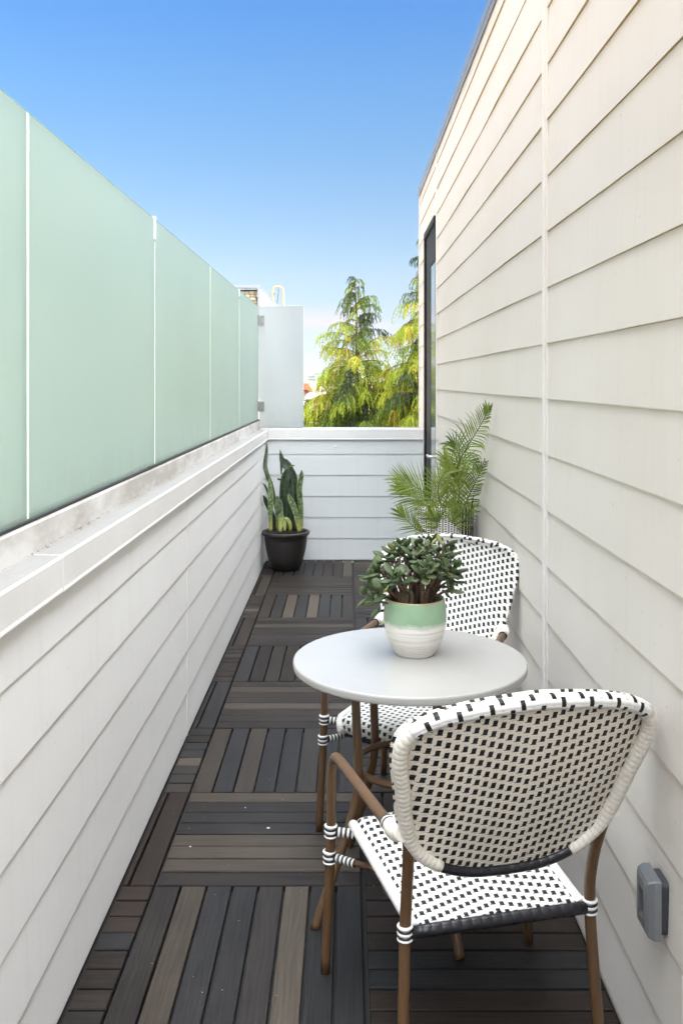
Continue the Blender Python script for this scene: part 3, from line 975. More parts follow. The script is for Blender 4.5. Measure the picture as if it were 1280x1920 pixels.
    for j in range(nz_):
        for i in range(na):
            q = [grid[j][i], grid[j][i + 1], grid[j + 1][i + 1], grid[j + 1][i]]
            b.face((idx[j][i], idx[j][i + 1], idx[j + 1][i + 1], idx[j + 1][i]), [(p[1], p[2] * 1.07) for p in q], 0, True)
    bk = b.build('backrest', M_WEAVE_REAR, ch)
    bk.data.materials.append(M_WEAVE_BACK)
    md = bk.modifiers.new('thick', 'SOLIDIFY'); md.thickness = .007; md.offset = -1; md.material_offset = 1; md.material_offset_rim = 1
    # underseat brown rail seen beneath the seat
    return ch

def copy_tree(o, parent=None):
    c_ = o.copy(); C.objects.link(c_)
    if parent is not None: c_.parent = parent
    for k in list(o.children): copy_tree(k, c_)
    return c_
CG = 'woven bistro chairs at the round table'
chair = make_chair()
chair.location = (.3185, 1.911, 0); chair.rotation_euler = (0, 0, R(13.4))
tag(chair, 'black and white woven bistro chair nearest the camera, its back turned to it', 'chair', CG)
ch2 = copy_tree(chair)
ch2.location = (.3339, 3.341, 0)
# facing direction (sin t, -cos t), t = -21.9 deg -> local +y points there
ch2.rotation_euler = (0, 0, math.atan2(-(-.3736), -.9276))
tag(ch2, 'black and white woven bistro chair beyond the table, facing the camera', 'chair', CG)

# ================================================================== ROUND TABLE
TX, TY, TZ = .181, 2.65, .68
tb = empty('bistro_table', (TX, TY, 0))
tag(tb, 'round bistro table with pale stone top and brown bent legs between the chairs', 'table')
b = MB()
Rt = .336
prof = [(.0001, TZ - .024), (Rt - .006, TZ - .024), (Rt - .001, TZ - .020), (Rt, TZ - .015), (Rt, TZ - .006), (Rt - .0015, TZ - .002), (Rt - .005, TZ), (.0001, TZ)]
b.lathe(prof, 96, smooth=False)
for i in range(len(b.f)): b.sm[i] = False
t = NT('pale_stone_top'); p = t.obj()
n1 = t.noise(p, 5, 5, .6); n2 = t.noise(p, 260, 2, .5)
c = t.mix(n1, (.35, .34, .32), (.40, .39, .37))
c = t.mix(t.math('MULTIPLY', t.ramp(n2, [(.6, (0, 0, 0)), (.7, (1, 1, 1))]), .10), c, (.35, .33, .30))
sc_ = t.noise(t.scale(p, (3, 14, 1)), 3.0, 5, .7)
c = t.mix(t.math('MULTIPLY', t.ramp(sc_, [(.60, (0, 0, 0)), (.74, (1, 1, 1))]), .16), c, (.28, .28, .29))
t.set(c, t.math('ADD', .13, t.math('MULTIPLY', n1, .16)), 0, .45)
t.bump(t.noise(p, 120, 3), .0002)
b.build('table_top', t.m, tb)
for q, ang in enumerate((212.8, 290.2 + 12, 32.8, 122.8)):
    ang = (212.8, 289.8, 32.8, 122.8)[q]
    ca, sa = math.cos(R(ang)), math.sin(R(ang))
    pr = [(.187, TZ - .025), (.186, .60), (.182, .50), (.176, .41), (.178, .35), (.200, .27), (.245, .16), (.292, .06), (.318 if q != 1 else .322, .0)]
    b = MB(); b.tube(smooth_path([(r_ * ca, r_ * sa, z_) for r_, z_ in pr], 5), .0125, 12)
    b.build('leg', M_BROWN, tb)
b = MB(); b.tube([(.155 * math.cos(2 * math.pi * k / 40), .155 * math.sin(2 * math.pi * k / 40), .375) for k in range(40)], .0098, 10, closed=True)
rg = b.build('ring', M_BROWN, tb)
for ang in (200, 300, 45, 110):
    s_ = MB(); ca, sa = math.cos(R(ang)), math.sin(R(ang))
    s_.tube([(.144 * ca, .144 * sa, .377), (.1415 * ca, .1415 * sa, .377)], .0032, 8); s_.build('screw', M_CHROME, rg)
b = MB(); b.tube([(.187 * math.cos(2 * math.pi * k / 40), .187 * math.sin(2 * math.pi * k / 40), TZ - .034) for k in range(40)], .0085, 8, closed=True)
b.build('ring', M_BROWN, tb)

# ================================================================== JADE PLANT IN GLAZED POT
JX, JY = .200, 2.695
jp = empty('potted_jade_plant', (JX, JY, TZ))
tag(jp, 'jade plant in a green and white glazed ceramic pot on the table', 'potted plant')
b = MB()
prof = [(.0001, .0), (.056, .0), (.0585, .003), (.064, .012), (.076, .036), (.086, .064), (.0915, .092), (.0925, .115), (.0905, .140), (.0870, .160), (.0862, .1635), (.0845, .165),
        (.0825, .1635), (.0825, .150), (.084, .135), (.0001, .132)]
b.lathe(prof, 64)
t = NT('two_tone_glaze'); sx = t.n('SeparateXYZ'); p = t.obj(); t.l(p, sx.inputs[0]); z = sx.outputs[2]
ring = t.noise(t.scale(p, (.6, .6, 26)), 6, 4, .6)
drip = t.math('MULTIPLY', t.math('SUBTRACT', t.noise(p, 30, 3, .6), .5), .022)
zz = t.math('ADD', z, drip)
green = t.mix(t.noise(p, 22, 4), (.22, .37, .22), (.33, .46, .31))
cream = t.mix(t.ramp(ring, [(.45, (0, 0, 0)), (.6, (1, 1, 1))]), (.78, .75, .70), (.64, .60, .54))
m_ = t.n('MapRange'); m_.inputs[1].default_value = .088; m_.inputs[2].default_value = .106; t.l(zz, m_.inputs[0])
c = t.mix(m_.outputs[0], cream, green)
m2 = t.n('MapRange'); m2.inputs[1].default_value = .1590; m2.inputs[2].default_value = .1625; t.l(z, m2.inputs[0])
c = t.mix(m2.outputs[0], c, (.42, .33, .17))
low = t.n('MapRange'); low.inputs[1].default_value = .052; low.inputs[2].default_value = .030; t.l(z, low.inputs[0])
lines = t.ramp(t.math('FRACT', t.math('MULTIPLY', zz, 120.0)), [(.08, (1, 1, 1)), (.22, (0, 0, 0))])
c = t.mix(t.math('MULTIPLY', t.math('MULTIPLY', low.outputs[0], lines), .4), c, (.30, .24, .17))
t.set(c, .28, 0, .5)
t.bump(t.math('ADD', t.math('MULTIPLY', ring, .5), t.math('FRACT', t.math('MULTIPLY', z, 75.0))), .0005)
b.build('pot', t.m, jp)
b = MB(); b.lathe([(.0001, .1375), (.06, .136), (.0815, .134)], 32)
M_SOIL = plain('potting_soil', (.035, .024, .017), .95, 0, .5, 90, .2, .004)
b.build('soil', M_SOIL, jp)

t = NT('jade_leaf'); a = t.attr()
c = t.ramp(a, [(0, (.032, .052, .018)), (.35, (.060, .090, .034)), (.6, (.10, .135, .062)), (.8, (.14, .17, .10)), (.93, (.20, .22, .09)), (1, (.34, .34, .12))])
c = t.mix(t.math('MULTIPLY', t.noise(t.obj(), 70, 3), .2), c, (.12, .15, .09))
t.set(c, .42, 0, .25)
M_JADE = t.m
M_JSTEM = plain('jade_stem', (.13, .085, .055), .7, 0, .3, 60, .3, .001)
rnd = random.Random(8)
leaf = MB(); stem = MB()
def jade_leaf(base, direc, up, L, W, tone):
    d = direc.normalized(); s_ = d.cross(up).normalized(); n = s_.cross(d).normalized()
    nu, nv = 7, 8
    rings = []
    for i in range(nu):
        q = i / (nu - 1)
        w_ = W * .5 * (math.sin(math.pi * min(1, q ** 1.25)) ** .62 if 0 < q < 1 else .04)
        w_ = max(w_, W * .06)
        th = w_ * .30 + .0006
        ctr = base + d * (L * q) + n * (L * .16 * (q * q)) 
        rings.append([leaf.vert(ctr + s_ * (w_ * math.cos(2 * math.pi * k / nv)) + n * (th * math.sin(2 * math.pi * k / nv) + .22 * w_ * math.cos(2 * math.pi * k / nv) ** 2)) for k in range(nv)])
    for i in range(nu - 1):
        for k in range(nv):
            k2 = (k + 1) % nv
            leaf.face((rings[i][k], rings[i][k2], rings[i + 1][k2], rings[i + 1][k]), None, tone, True)
    leaf.face(rings[0][::-1], None, tone); leaf.face(rings[-1], None, tone)
def rosette(tip, d, size):
    d = d.normalized()
    side = d.cross(Vector((.3, .5, 1))).normalized()
    a0 = rnd.uniform(0, math.pi)
    for lv in range(rnd.choice((2, 3, 3))):
        ax = Matrix.Rotation(a0 + lv * math.pi / 2, 3, d) @ side
        open_ = [1.35, 1.0, .62, .3][lv]
        p_ = tip - d * (.020 - .0095 * lv)
        for sg in (1, -1):
            if rnd.random() < .06: continue
            dd = (ax * sg * math.sin(open_ + rnd.uniform(-.2, .2)) + d * math.cos(open_) + Vector((0, 0, -.12 * (lv == 0)))).normalized()
            L = size * (1.15, 1.1, .8, .5)[lv] * rnd.uniform(.8, 1.15)
            tone = min(1, max(0, rnd.gauss(.40, .2)))
            if rnd.random() < .06: tone = .95
            jade_leaf(p_ + dd * .004, dd, d, L, L * rnd.uniform(.58, .74), tone)
def branch(base, tip, r0, r1, depth):
    mid = (base + tip) / 2 + Vector((rnd.uniform(-1, 1), rnd.uniform(-1, 1), rnd.uniform(.2, 1))) * (tip - base).length * .12
    P = smooth_path([base, mid, tip], 4)
    stem.tube(P, lambda t_: lerp(r0, r1, t_), 7)
    return P
targets = []
# spread of the crown as in the picture: wide left low lobe, dense top, right lobe
for (px, pz, wy) in ((-.150, .055, .0), (-.135, .095, .03), (-.120, .03, -.04), (-.108, .15, -.02), (-.10, .12, .05), (-.085, .185, .02), (-.095, .085, -.07), (-.07, .14, -.06),
                     (-.062, .205, -.01), (-.04, .175, .06), (-.035, .22, .01), (-.02, .15, -.075), (-.005, .205, -.04), (.008, .185, .05), (.005, .225, .02), (.03, .215, -.03),
                     (.035, .165, -.075), (.048, .235, .02), (.055, .19, .06), (.07, .205, -.04), (.082, .155, -.05), (.088, .23, .01), (.105, .195, .02), (.112, .145, -.02), (.10, .11, .05),
                     (.105, .075, -.03), (-.13, .115, .0), (-.055, .125, -.08), (.0, .12, .08), (.06, .12, .085), (-.07, .10, .08), (.09, .17, .07),
                     (.115, .10, .01), (.02, .15, -.09)):
    targets.append(Vector((px, wy, .137 + pz * .80)))
roots = [Vector((x, y, .133)) for x, y in ((-.045, -.02), (-.02, -.04), (.0, .0), (.022, -.03), (.045, .01), (-.03, .03), (.03, -.045), (.01, .04), (-.055, .01))]
for tg in targets:
    rt = min(roots, key=lambda r_: (Vector((tg.x * .4, tg.y * .4, .133)) - r_).length + rnd.uniform(0, .012))
    base = rt
    tip = tg
    if (tip - rt).length > .07:
        fork = rt.lerp(Vector((tip.x * .62, tip.y * .62, tip.z)), .55); fork.z = lerp(rt.z, tip.z, .5)
        branch(rt, fork, .0075, .0048, 0)
        branch(fork, tip, .0046, .0026, 1)
        side_t = fork + (tip - fork) * .35 + Vector((rnd.uniform(-.03, .03), rnd.uniform(-.03, .03), rnd.uniform(.02, .035)))
        branch(fork, side_t, .0034, .002, 1)
        rosette(side_t, side_t - fork + Vector((0, 0, .01)), .033) if rnd.random() < .35 else None
        d_ = tip - fork
    else:
        branch(rt, tip, .006, .003, 0); d_ = tip - rt
    rosette(tip, d_ + Vector((0, 0, .02)), rnd.uniform(.033, .040))
stem.tube(smooth_path([(-.030, -.035, .13), (-.036, -.038, .17), (-.030, -.03, .21)], 5), lambda t_: .011 - .004 * t_, 10)
stem.tube(smooth_path([(.015, -.05, .135), (.045, -.055, .150), (.07, -.04, .16)], 5), lambda t_: .008 - .002 * t_, 10)
stem.build('stem', M_JSTEM, jp)
tag(leaf.build('foliage', M_JADE, jp))

# ================================================================== SNAKE PLANT
SXp, SYp = -.480, 7.215
sp = empty('potted_snake_plant', (SXp, SYp, .003))
tag(sp, 'snake plant in a dark brown pot standing in the far left corner', 'potted plant')
b = MB()
b.lathe([(.0001, 0), (.100, 0), (.112, .008), (.135, .07), (.155, .15), (.166, .22), (.170, .262), (.178, .268), (.186, .278), (.189, .288), (.186, .298), (.178, .302), (.168, .298), (.162, .285), (.158, .262), (.0001, .255)], 48)
t = NT('dark_ribbed_pot'); p = t.obj()
t.set(t.mix(t.noise(p, 14, 4), (.016, .013, .012), (.030, .024, .021)), .42, 0, .5)
sx = t.n('SeparateXYZ'); t.l(p, sx.inputs[0])
an = t.math('ARCTAN2', sx.outputs[1], sx.outputs[0])
t.bump(t.math('MULTIPLY', t.math('SINE', t.math('MULTIPLY', an, 70.0)), t.math('SINE', t.math('MULTIPLY', sx.outputs[2], 380.0))), .0015)
b.build('pot', t.m, sp)
b = MB(); b.lathe([(.0001, .262), (.1, .265), (.159, .262)], 24); b.build('soil', M_SOIL, sp)
t = NT('snake_leaf'); sx = t.n('SeparateXYZ'); t.l(t.uv(), sx.inputs[0]); a = t.attr()
u, v = sx.outputs[0], sx.outputs[1]
wv = t.n('TexNoise'); wv.inputs['Scale'].default_value = 1; wv.inputs['Detail'].default_value = 3
cmb = t.n('CombineXYZ'); t.l(t.math('MULTIPLY', v, 55.0), cmb.inputs[0]); t.l(t.math('MULTIPLY', u, 2.0), cmb.inputs[1]); t.l(t.math('MULTIPLY', a, 50.0), cmb.inputs[2]); t.l(cmb.outputs[0], wv.inputs['Vector'])
band = t.ramp(wv.outputs[0], [(.42, (0, 0, 0)), (.56, (1, 1, 1))])
dkc = t.mix(a, (.012, .026, .013), (.05, .085, .03)); ltc = t.mix(a, (.022, .045, .022), (.20, .27, .11))
c = t.mix(band, dkc, ltc)
eg = t.math('GREATER_THAN', t.math('ABSOLUTE', u), .40)
c = t.mix(t.math('MULTIPLY', eg, t.math('MULTIPLY', a, .45)), c, (.30, .33, .10))
bs = t.n('MapRange'); bs.inputs[1].default_value = .13; bs.inputs[2].default_value = .02; t.l(v, bs.inputs[0])
c = t.mix(t.math('MULTIPLY', t.math('MULTIPLY', bs.outputs[0], a), .8), c, (.50, .50, .12))
t.set(c, .4, 0, .5)
M_SNAKE = t.m
def sword(pts, W, tone, twist=0.0, face=(0, -1, 0)):
    b = MB(); P = smooth_path(pts, 6); n = len(P); L = 0
    rows = []
    for i, p in enumerate(P):
        if i: L += (P[i] - P[i - 1]).length
        T_ = (P[min(i + 1, n - 1)] - P[max(i - 1, 0)]).normalized()
        q = i / (n - 1)
        w_ = W * (.55 + .45 * math.sin(min(1, q * 1.9) * math.pi / 2)) * (1 if q < .62 else max(.03, math.cos((q - .62) / .38 * math.pi / 2) ** .9))
        fv = Matrix.Rotation(twist * q, 3, T_) @ Vector(face)
        s_ = T_.cross(fv).normalized(); nn = s_.cross(T_).normalized()
        rows.append(([b.vert(p + s_ * (w_ * .5 * e) + nn * (abs(e) ** 2 * w_ * .22)) for e in (-1, -.5, 0, .5, 1)], L))
    for i in range(n - 1):
        for k in range(4):
            b.face((rows[i][0][k], rows[i][0][k + 1], rows[i + 1][0][k + 1], rows[i + 1][0][k]),
                   [((k - 2) / 4, rows[i][1]), ((k - 1) / 4, rows[i][1]), ((k - 1) / 4, rows[i + 1][1]), ((k - 2) / 4, rows[i + 1][1])], tone, True)
    o = b.build('leaf', M_SNAKE, sp)
    md = o.modifiers.new('thick', 'SOLIDIFY'); md.thickness = .003; md.offset = 0
    return o
K = .00430   # metres a photo pixel at the plant
def SP(px, py, dy=0.0): return Vector(((px - 650) / 1717 * (SYp + dy) - SXp, dy, EYE - (py - 715) / 1717 * (SYp + dy) - .003))
def W_(x): return x * K
S8 = 120 / 922
def z8(x, y, dy=0.0): return SP(480 + x * S8, 830 + y * S8, dy)
sword([z8(215, 1275, -.06), z8(208, 1050, -.06), z8(212, 850, -.05), z8(205, 650, -.03), z8(190, 500, -.02)], .042, .8)
sword([z8(330, 1265, -.02), z8(290, 950, -.02), z8(225, 640, 0), z8(165, 480, .0), z8(128, 330, .02), z8(150, 120, .06), z8(160, 10, .07)], .034, .15, .6)
sword([z8(340, 1270, -.07), z8(335, 1060, -.07), z8(330, 900, -.06), z8(300, 760, -.05)], .062, .35)
sword([z8(440, 1275, 0), z8(400, 1000, .02), z8(395, 760, .03), z8(420, 520, .03), z8(470, 390, .04), z8(420, 300, .05), z8(372, 240, .05), z8(345, 100, .06)], .072, .06, .3)
sword([z8(365, 455, .05), z8(366, 350, .05), z8(362, 250, .05), z8(345, 100, .05)], .020, .12)
sword([z8(520, 1275, .03), z8(500, 1000, .03), z8(470, 800, .03), z8(475, 620, .04), z8(470, 400, .04)], .085, .03)
sword([z8(560, 1275, .06), z8(560, 1000, .07), z8(540, 700, .08), z8(545, 500, .09), z8(532, 360, .1)], .062, .10)
sword([z8(650, 1275, .0), z8(650, 1000, .0), z8(632, 780, .0), z8(625, 640, .0), z8(655, 470, .0), z8(655, 390, .0)], .042, .75)
sword([z8(625, 1285, -.07), z8(590, 1090, -.07), z8(545, 930, -.06), z8(490, 810, -.05), z8(462, 735, -.05)], .044, .8)
sword([z8(350, 1280, -.1), z8(352, 1170, -.1), z8(362, 1060, -.09), z8(372, 990, -.09)], .034, 1.0)
sword([z8(415, 1270, -.09), z8(412, 1190, -.09), z8(405, 1110, -.08), z8(385, 1055, -.08)], .026, 1.0)
sword([z8(495, 1270, -.08), z8(490, 1180, -.09), z8(455, 1110, -.09), z8(420, 1075, -.08)], .028, .9, .8)
sword([z8(590, 1270, .07), z8(600, 1000, .08), z8(590, 850, .09), z8(575, 750, .1)], .055, .08)
sword([z8(270, 1270, .07), z8(240, 1050, .05), z8(160, 870, .05), z8(102, 755, .04)], .042, .12)
sword([z8(250, 1240, .09), z8(220, 900, .09), z8(150, 660, .08), z8(95, 575, .07)], .016, .10)
sword([z8(465, 360, .05), z8(500, 335, .03), z8(565, 325, .0)], .012, .5)
sword([z8(360, 530, .03), z8(330, 528, .02), z8(305, 512, .01)], .014, .1)

# ================================================================== PALM IN A WOVEN PLANTER
PX, PY = .470, 4.45
pp = empty('potted_palm', (PX, PY, 0))
tag(pp, 'feathery green palm in a tall black and white planter behind the far chair', 'potted plant')
b = MB()
b.lathe([(.0001, 0.002), (.118, 0.002), (.125, .02), (.136, .40), (.1445, .80), (.1475, .870), (.146, .882), (.139, .884), (.135, .875), (.133, .85), (.0001, .845)], 48)
t = NT('patterned_basket'); p = t.obj(); sx = t.n('SeparateXYZ'); t.l(p, sx.inputs[0])
an = t.math('MULTIPLY', t.math('ARCTAN2', sx.outputs[1], sx.outputs[0]), .14)
z = sx.outputs[2]
k1 = t.math('FRACT', t.math('ADD', t.math('DIVIDE', an, .0135), 50.0)); k2 = t.math('FRACT', t.math('ADD', t.math('DIVIDE', z, .0105), t.math('MULTIPLY', t.math('FLOOR', t.math('ADD', t.math('DIVIDE', an, .0135), 50.0)), .5)))
dot = t.math('MULTIPLY', t.math('LESS_THAN', k1, .55), t.math('LESS_THAN', k2, .55))
k3 = t.math('LESS_THAN', t.math('FRACT', t.math('ADD', t.math('DIVIDE', t.math('ADD', an, t.math('MULTIPLY', t.noise(p, 50, 2), .008)), .021), 50.0)), .68)
zone = t.math('GREATER_THAN', sx.outputs[0], .07)
blk = t.math('ADD', t.math('MULTIPLY', dot, t.math('SUBTRACT', 1.0, zone)), t.math('MULTIPLY', k3, zone))
c = t.mix(blk, (.74, .71, .66), (.02, .018, .017))
t.set(c, .6)
t.bump(t.math('SUBTRACT', t.math('SINE', t.math('MULTIPLY', z, 600.0)), blk), .001)
b.build('planter', t.m, pp)
b = MB(); b.lathe([(.0001, .850), (.09, .852), (.134, .850)], 24); b.build('soil', M_SOIL, pp)
t = NT('palm_leaf'); a = t.attr()
c = t.ramp(a, [(0, (.055, .10, .018)), (.5, (.19, .27, .042)), (1, (.40, .45, .10))])
t.set(c, .45, 0, .45)
t.b.inputs['Subsurface Weight'].default_value = 0
trn = t.n('BsdfTranslucent'); t.l(c, trn.inputs[0]); mx = t.n('MixShader'); mx.inputs[0].default_value = .3
t.l(t.b.outputs[0], mx.inputs[1]); t.l(trn.outputs[0], mx.inputs[2]); t.l(mx.outputs[0], t.t.nodes['Material Output'].inputs[0])
M_PALM = t.m
M_PSTEM = plain('palm_stem', (.11, .16, .04), .5, 0, .2, 30)
rnd = random.Random(33)
S7 = 230 / 1280
def PP(x, y, dy=0.0):
    px, py = 730 + x * S7, 740 + y * S7
    return Vector(((px - 650) / 1717 * (PY + dy) - PX, dy, EYE - (py - 715) / 1717 * (PY + dy)))
def frond(pts, L0, start=.3, n=34, spread=1.0, tone=.5, droop=.4, one=0, close=.8):
    P = smooth_path(pts, 8); m_ = len(P)
    b = MB(); b.tube(P, lambda q: .0042 * (1 - .8 * q) + .0004, 6)
    fr = b.build('frond', M_PSTEM, pp)
    lf = MB()
    n = int(n * .66); L0 *= 1.22; close *= 1.12
    for i in range(n):
        q = start + (1 - start) * (i + .5) / n
        f_ = q * (m_ - 1); i0 = min(m_ - 2, int(f_)); p = P[i0].lerp(P[i0 + 1], f_ - i0)
        T_ = (P[i0 + 1] - P[i0]).normalized()
        S_ = T_.cross(Vector((0, -1, .35))).normalized()
        for sg in (1, -1):
            if one and sg != one and rnd.random() < .8: continue
            open_ = lerp(close + .25, close * .35, (q - start) / (1 - start)) * spread
            yj = rnd.uniform(-.55, .35)
            d = (S_ * sg * math.sin(open_) + T_ * math.cos(open_) + Vector((0, yj * .5, rnd.uniform(-.08, .10)))).normalized()
            LL = L0 * math.sin(math.pi * min(.97, .22 + .72 * (q - start) / (1 - start))) ** .6 * rnd.uniform(.82, 1.1)
            wd = .0064 * rnd.uniform(.75, 1.15)
            tn = min(1, max(0, rnd.gauss(tone, .16)))
            sv_ = d.cross(Vector((rnd.uniform(-.4, .4), -1, .3))).normalized()
            pr = None; cp = p.copy(); dd = d.copy()
            for k in range(6):
                w_ = wd * (.5, 1, 1, .8, .5, .06)[k]
                row = (lf.vert(cp - sv_ * w_ * .5), lf.vert(cp + sv_ * w_ * .5))
                if pr: lf.face((pr[0], pr[1], row[1], row[0]), None, tn, True)
                pr = row
                cp = cp + dd * LL / 5
                dd = (dd + Vector((0, 0, -droop * .14 * k * (.4 + abs(d.x))))).normalized()
                # keep out of the house wall
                lim = XR - .03 - PX
                if cp.x > lim: cp.x = lim; dd.x = min(dd.x, 0)
    lo = lf.build('leaflet', M_PALM, fr)
# tall frond leaning to the wall
frond([PP(600, 1560), PP(650, 1200, -.04), PP(700, 780, -.14), PP(800, 560, -.28), PP(900, 400, -.42), PP(985, 250, -.54), PP(1040, 120, -.62)], .115, .28, 44, .75, .45, .9, close=1.0)
frond([PP(620, 1560, -.03), PP(670, 1250, -.06), PP(675, 1000, -.09), PP(650, 800, -.12), PP(570, 640, -.14)], .115, .25, 36, .85, .7, .3)
frond([PP(560, 1560, -.02), PP(520, 1250, -.05), PP(400, 1050, -.1), PP(240, 950, -.12), PP(60, 870, -.14)], .13, .18, 40, 1.0, .6, .1)
frond([PP(560, 1560, .02), PP(500, 1300, .0), PP(370, 1150, -.05), PP(210, 1040, -.06), PP(90, 960, -.06)], .10, .3, 34, .9, .35, .3)
frond([PP(480, 1560, -.05), PP(400, 1440, -.1), PP(300, 1410, -.13), PP(180, 1310, -.15), PP(90, 1210, -.16)], .085, .35, 22, .8, .45, .1)
frond([PP(640, 1560, 0), PP(720, 1300, -.08), PP(830, 1050, -.24), PP(900, 900, -.36), PP(1000, 700, -.52)], .10, .3, 32, .85, .4, .5)
frond([PP(600, 1560, .03), PP(590, 1200, .04), PP(620, 900, .0), PP(760, 700, -.12), PP(880, 720, -.26), PP(940, 800, -.34)], .095, .3, 34, 1.0, .22, 1.0)
frond([PP(590, 1560, -.05), PP(560, 1250, -.1), PP(510, 1050, -.14), PP(520, 900, -.16), PP(600, 790, -.16)], .10, .3, 32, .9, .6, .4)
frond([PP(640, 1560, -.06), PP(680, 1300, -.1), PP(720, 1100, -.12), PP(720, 930, -.13), PP(700, 820, -.13)], .12, .2, 34, .8, .75, .4)
frond([PP(620, 1560, .04), PP(700, 1000, .05), PP(730, 760, .05), PP(700, 560, .04), PP(640, 500, .02)], .10, .4, 30, 1.0, .25, .9)
frond([PP(640, 1560, -.02), PP(740, 1400, -.10), PP(830, 1220, -.22), PP(920, 1150, -.34)], .075, .3, 16, .8, .4, .3)
frond([PP(600, 1560, -.08), PP(560, 1400, -.12), PP(500, 1300, -.15), PP(420, 1230, -.17)], .10, .15, 26, .9, .55, .2)
frond([PP(620, 1560, -.08), PP(640, 1420, -.12), PP(660, 1300, -.15), PP(690, 1180, -.16)], .10, .15, 24, .8, .6, .2)

# ================================================================== TREES BEYOND THE WALL
t = NT('cypress_foliage'); a = t.attr()
c = t.ramp(a, [(0, (.014, .026, .009)), (.25, (.040, .065, .012)), (.5, (.13, .19, .018)), (.8, (.33, .39, .030)), (.95, (.40, .37, .03)), (1, (.28, .18, .03))])
t.set(c, .6, 0, .3)
trn = t.n('BsdfTranslucent'); t.l(c, trn.inputs[0]); mx = t.n('MixShader'); mx.inputs[0].default_value = .35
t.l(t.b.outputs[0], mx.inputs[1]); t.l(trn.outputs[0], mx.inputs[2]); t.l(mx.outputs[0], t.t.nodes['Material Output'].inputs[0])
M_CYP = t.m
M_BARK = plain('cypress_bark', (.10, .065, .05), .9, 0, .35, 8, .2, .01)
def weeping_tree(x, y, top, seed, label, lean=0.0, width=1.0, zdetail=.2):
    rnd = random.Random(seed)
    zb = -12
    e = empty('cypress_tree', (x, y, zb)); tag(e, label, 'tree', 'weeping cypress trees beyond the far wall')
    H = top - zb
    tk = MB(); lv = MB()
    def axis(z): return Vector((lean * math.sin((z) * .9) * .06, 0, z - zb))
    tk.tube([axis(zb + H * q) for q in [i / 24 for i in range(25)]], lambda q: .17 * (1 - q) ** .8 + .006, 9)
    def reach(dz):                                        # crown half width dz below the top
        return width * (.07 + .42 * min(dz, 1.1) ** .85 + .36 * max(0, dz - 1.1) ** .9)
    z = top - .02; ga = rnd.uniform(0, 6)
    while z > -6:
        dz = top - z
        near = z > zdetail
        ga += 2.4 + rnd.uniform(-.5, .5)
        L = reach(dz) * rnd.choice([.35, .55, .75, .85, .95, 1.05, 1.2])
        base = axis(z)
        out = Vector((math.cos(ga), math.sin(ga), 0))
        up = rnd.uniform(.5, 1.1) if dz < 1.5 else rnd.uniform(.1, .7)
        pts = []; p = base.copy(); d = (out + Vector((0, 0, up))).normalized()
        ns_ = 9
        for k in range(ns_ + 1):
            pts.append(p.copy()); p = p + d * (L * 1.15 / ns_)
            d = (d + Vector((rnd.uniform(-.06, .06), rnd.uniform(-.06, .06), -.09 - .17 * (k / ns_)))).normalized()
        tk.tube(pts, lambda q: (.003 + .010 * min(1, L)) * (1 - q) + .002, 5)
        mood = rnd.choice([.12, .45, .66, .75, .85]) if dz > 1.3 else rnd.choice([.12, .2, .4, .62, .75])
        if rnd.random() < .035: mood = .93
        step = .024 if near else .10
        m = max(4, int(L / step * (1.25 if dz > 1.5 else 1)))
        for i in range(m):
            q = .10 + .90 * (i + rnd.random()) / m
            f_ = q * ns_; i0 = min(ns_ - 1, int(f_)); b0 = pts[i0].lerp(pts[i0 + 1], f_ - i0)
            side = Vector((-out.y, out.x, 0)) * rnd.choice((-1, 1))
            hl_ = rnd.uniform(.12, .40) * (.40 + .60 * min(1, dz / 1.3))
            dd = (out * rnd.uniform(.3, 1.0) + side * rnd.uniform(0, .9) + Vector((0, 0, rnd.uniform(.0, .6)))).normalized()
            tone = min(1, max(0, rnd.gauss(mood, .12)))
            cp = b0.copy(); prev = None; segs = 6
            wv_ = Vector((rnd.uniform(-1, 1), rnd.uniform(-1, 1), 0)).normalized()
            wd = (.013 if near else .04) * rnd.uniform(.7, 1.2)
            ptsb = []
            for k in range(segs + 1):
                w_ = wd * (.5, 1, 1, 1, .8, .6, .12)[k]
                row = (lv.vert(cp - wv_ * w_ * .5), lv.vert(cp + wv_ * w_ * .5))
                if prev: lv.face((prev[0], prev[1], row[1], row[0]), None, tone, False)
                prev = row; ptsb.append(cp.copy())
                cp = cp + dd * (hl_ / segs); dd = (dd + Vector((0, 0, -.62))).normalized()
            if near:
                for k in range(1, segs + 1):              # small side sprays
                    for rep in range(2):
                        o = (wv_ * (1 if rep else -1) * .7 + Vector((rnd.uniform(-.5, .5), rnd.uniform(-.5, .5), -1.3))).normalized()
                        l_ = rnd.uniform(.03, .085); w2 = rnd.uniform(.007, .013)
                        q1 = ptsb[k]; q2 = q1 + o * l_ * .5; q3 = q1 + (o + Vector((0, 0, -.5))).normalized() * l_
                        s2 = o.cross(Vector((rnd.uniform(-1, 1), 1, 0))).normalized() * w2 * .5
                        i_ = [lv.vert(q1 - s2 * .4), lv.vert(q1 + s2 * .4), lv.vert(q2 + s2), lv.vert(q2 - s2), lv.vert(q3)]
                        lv.face((i_[0], i_[1], i_[2], i_[3]), None, tone); lv.face((i_[3], i_[2], i_[4]), None, min(1, tone + .05))
        z -= (.046 - .014 * min(dz, 1.6) / 1.6 - .020 * min(1, max(0, dz - 1.3))) * rnd.uniform(.5, 1.5) if near else .16
    tk.build('trunk', M_BARK, e)
    lv.build('crown', M_CYP, e)
weeping_tree(.14, 16.0, 3.30, 3, 'tall pointed weeping cypress with yellow-green hanging sprays beyond the middle of the far wall', .6, 1.0)
weeping_tree(1.36, 15.2, 4.05, 14, 'weeping cypress half hidden behind the corner of the house', 0, .62)
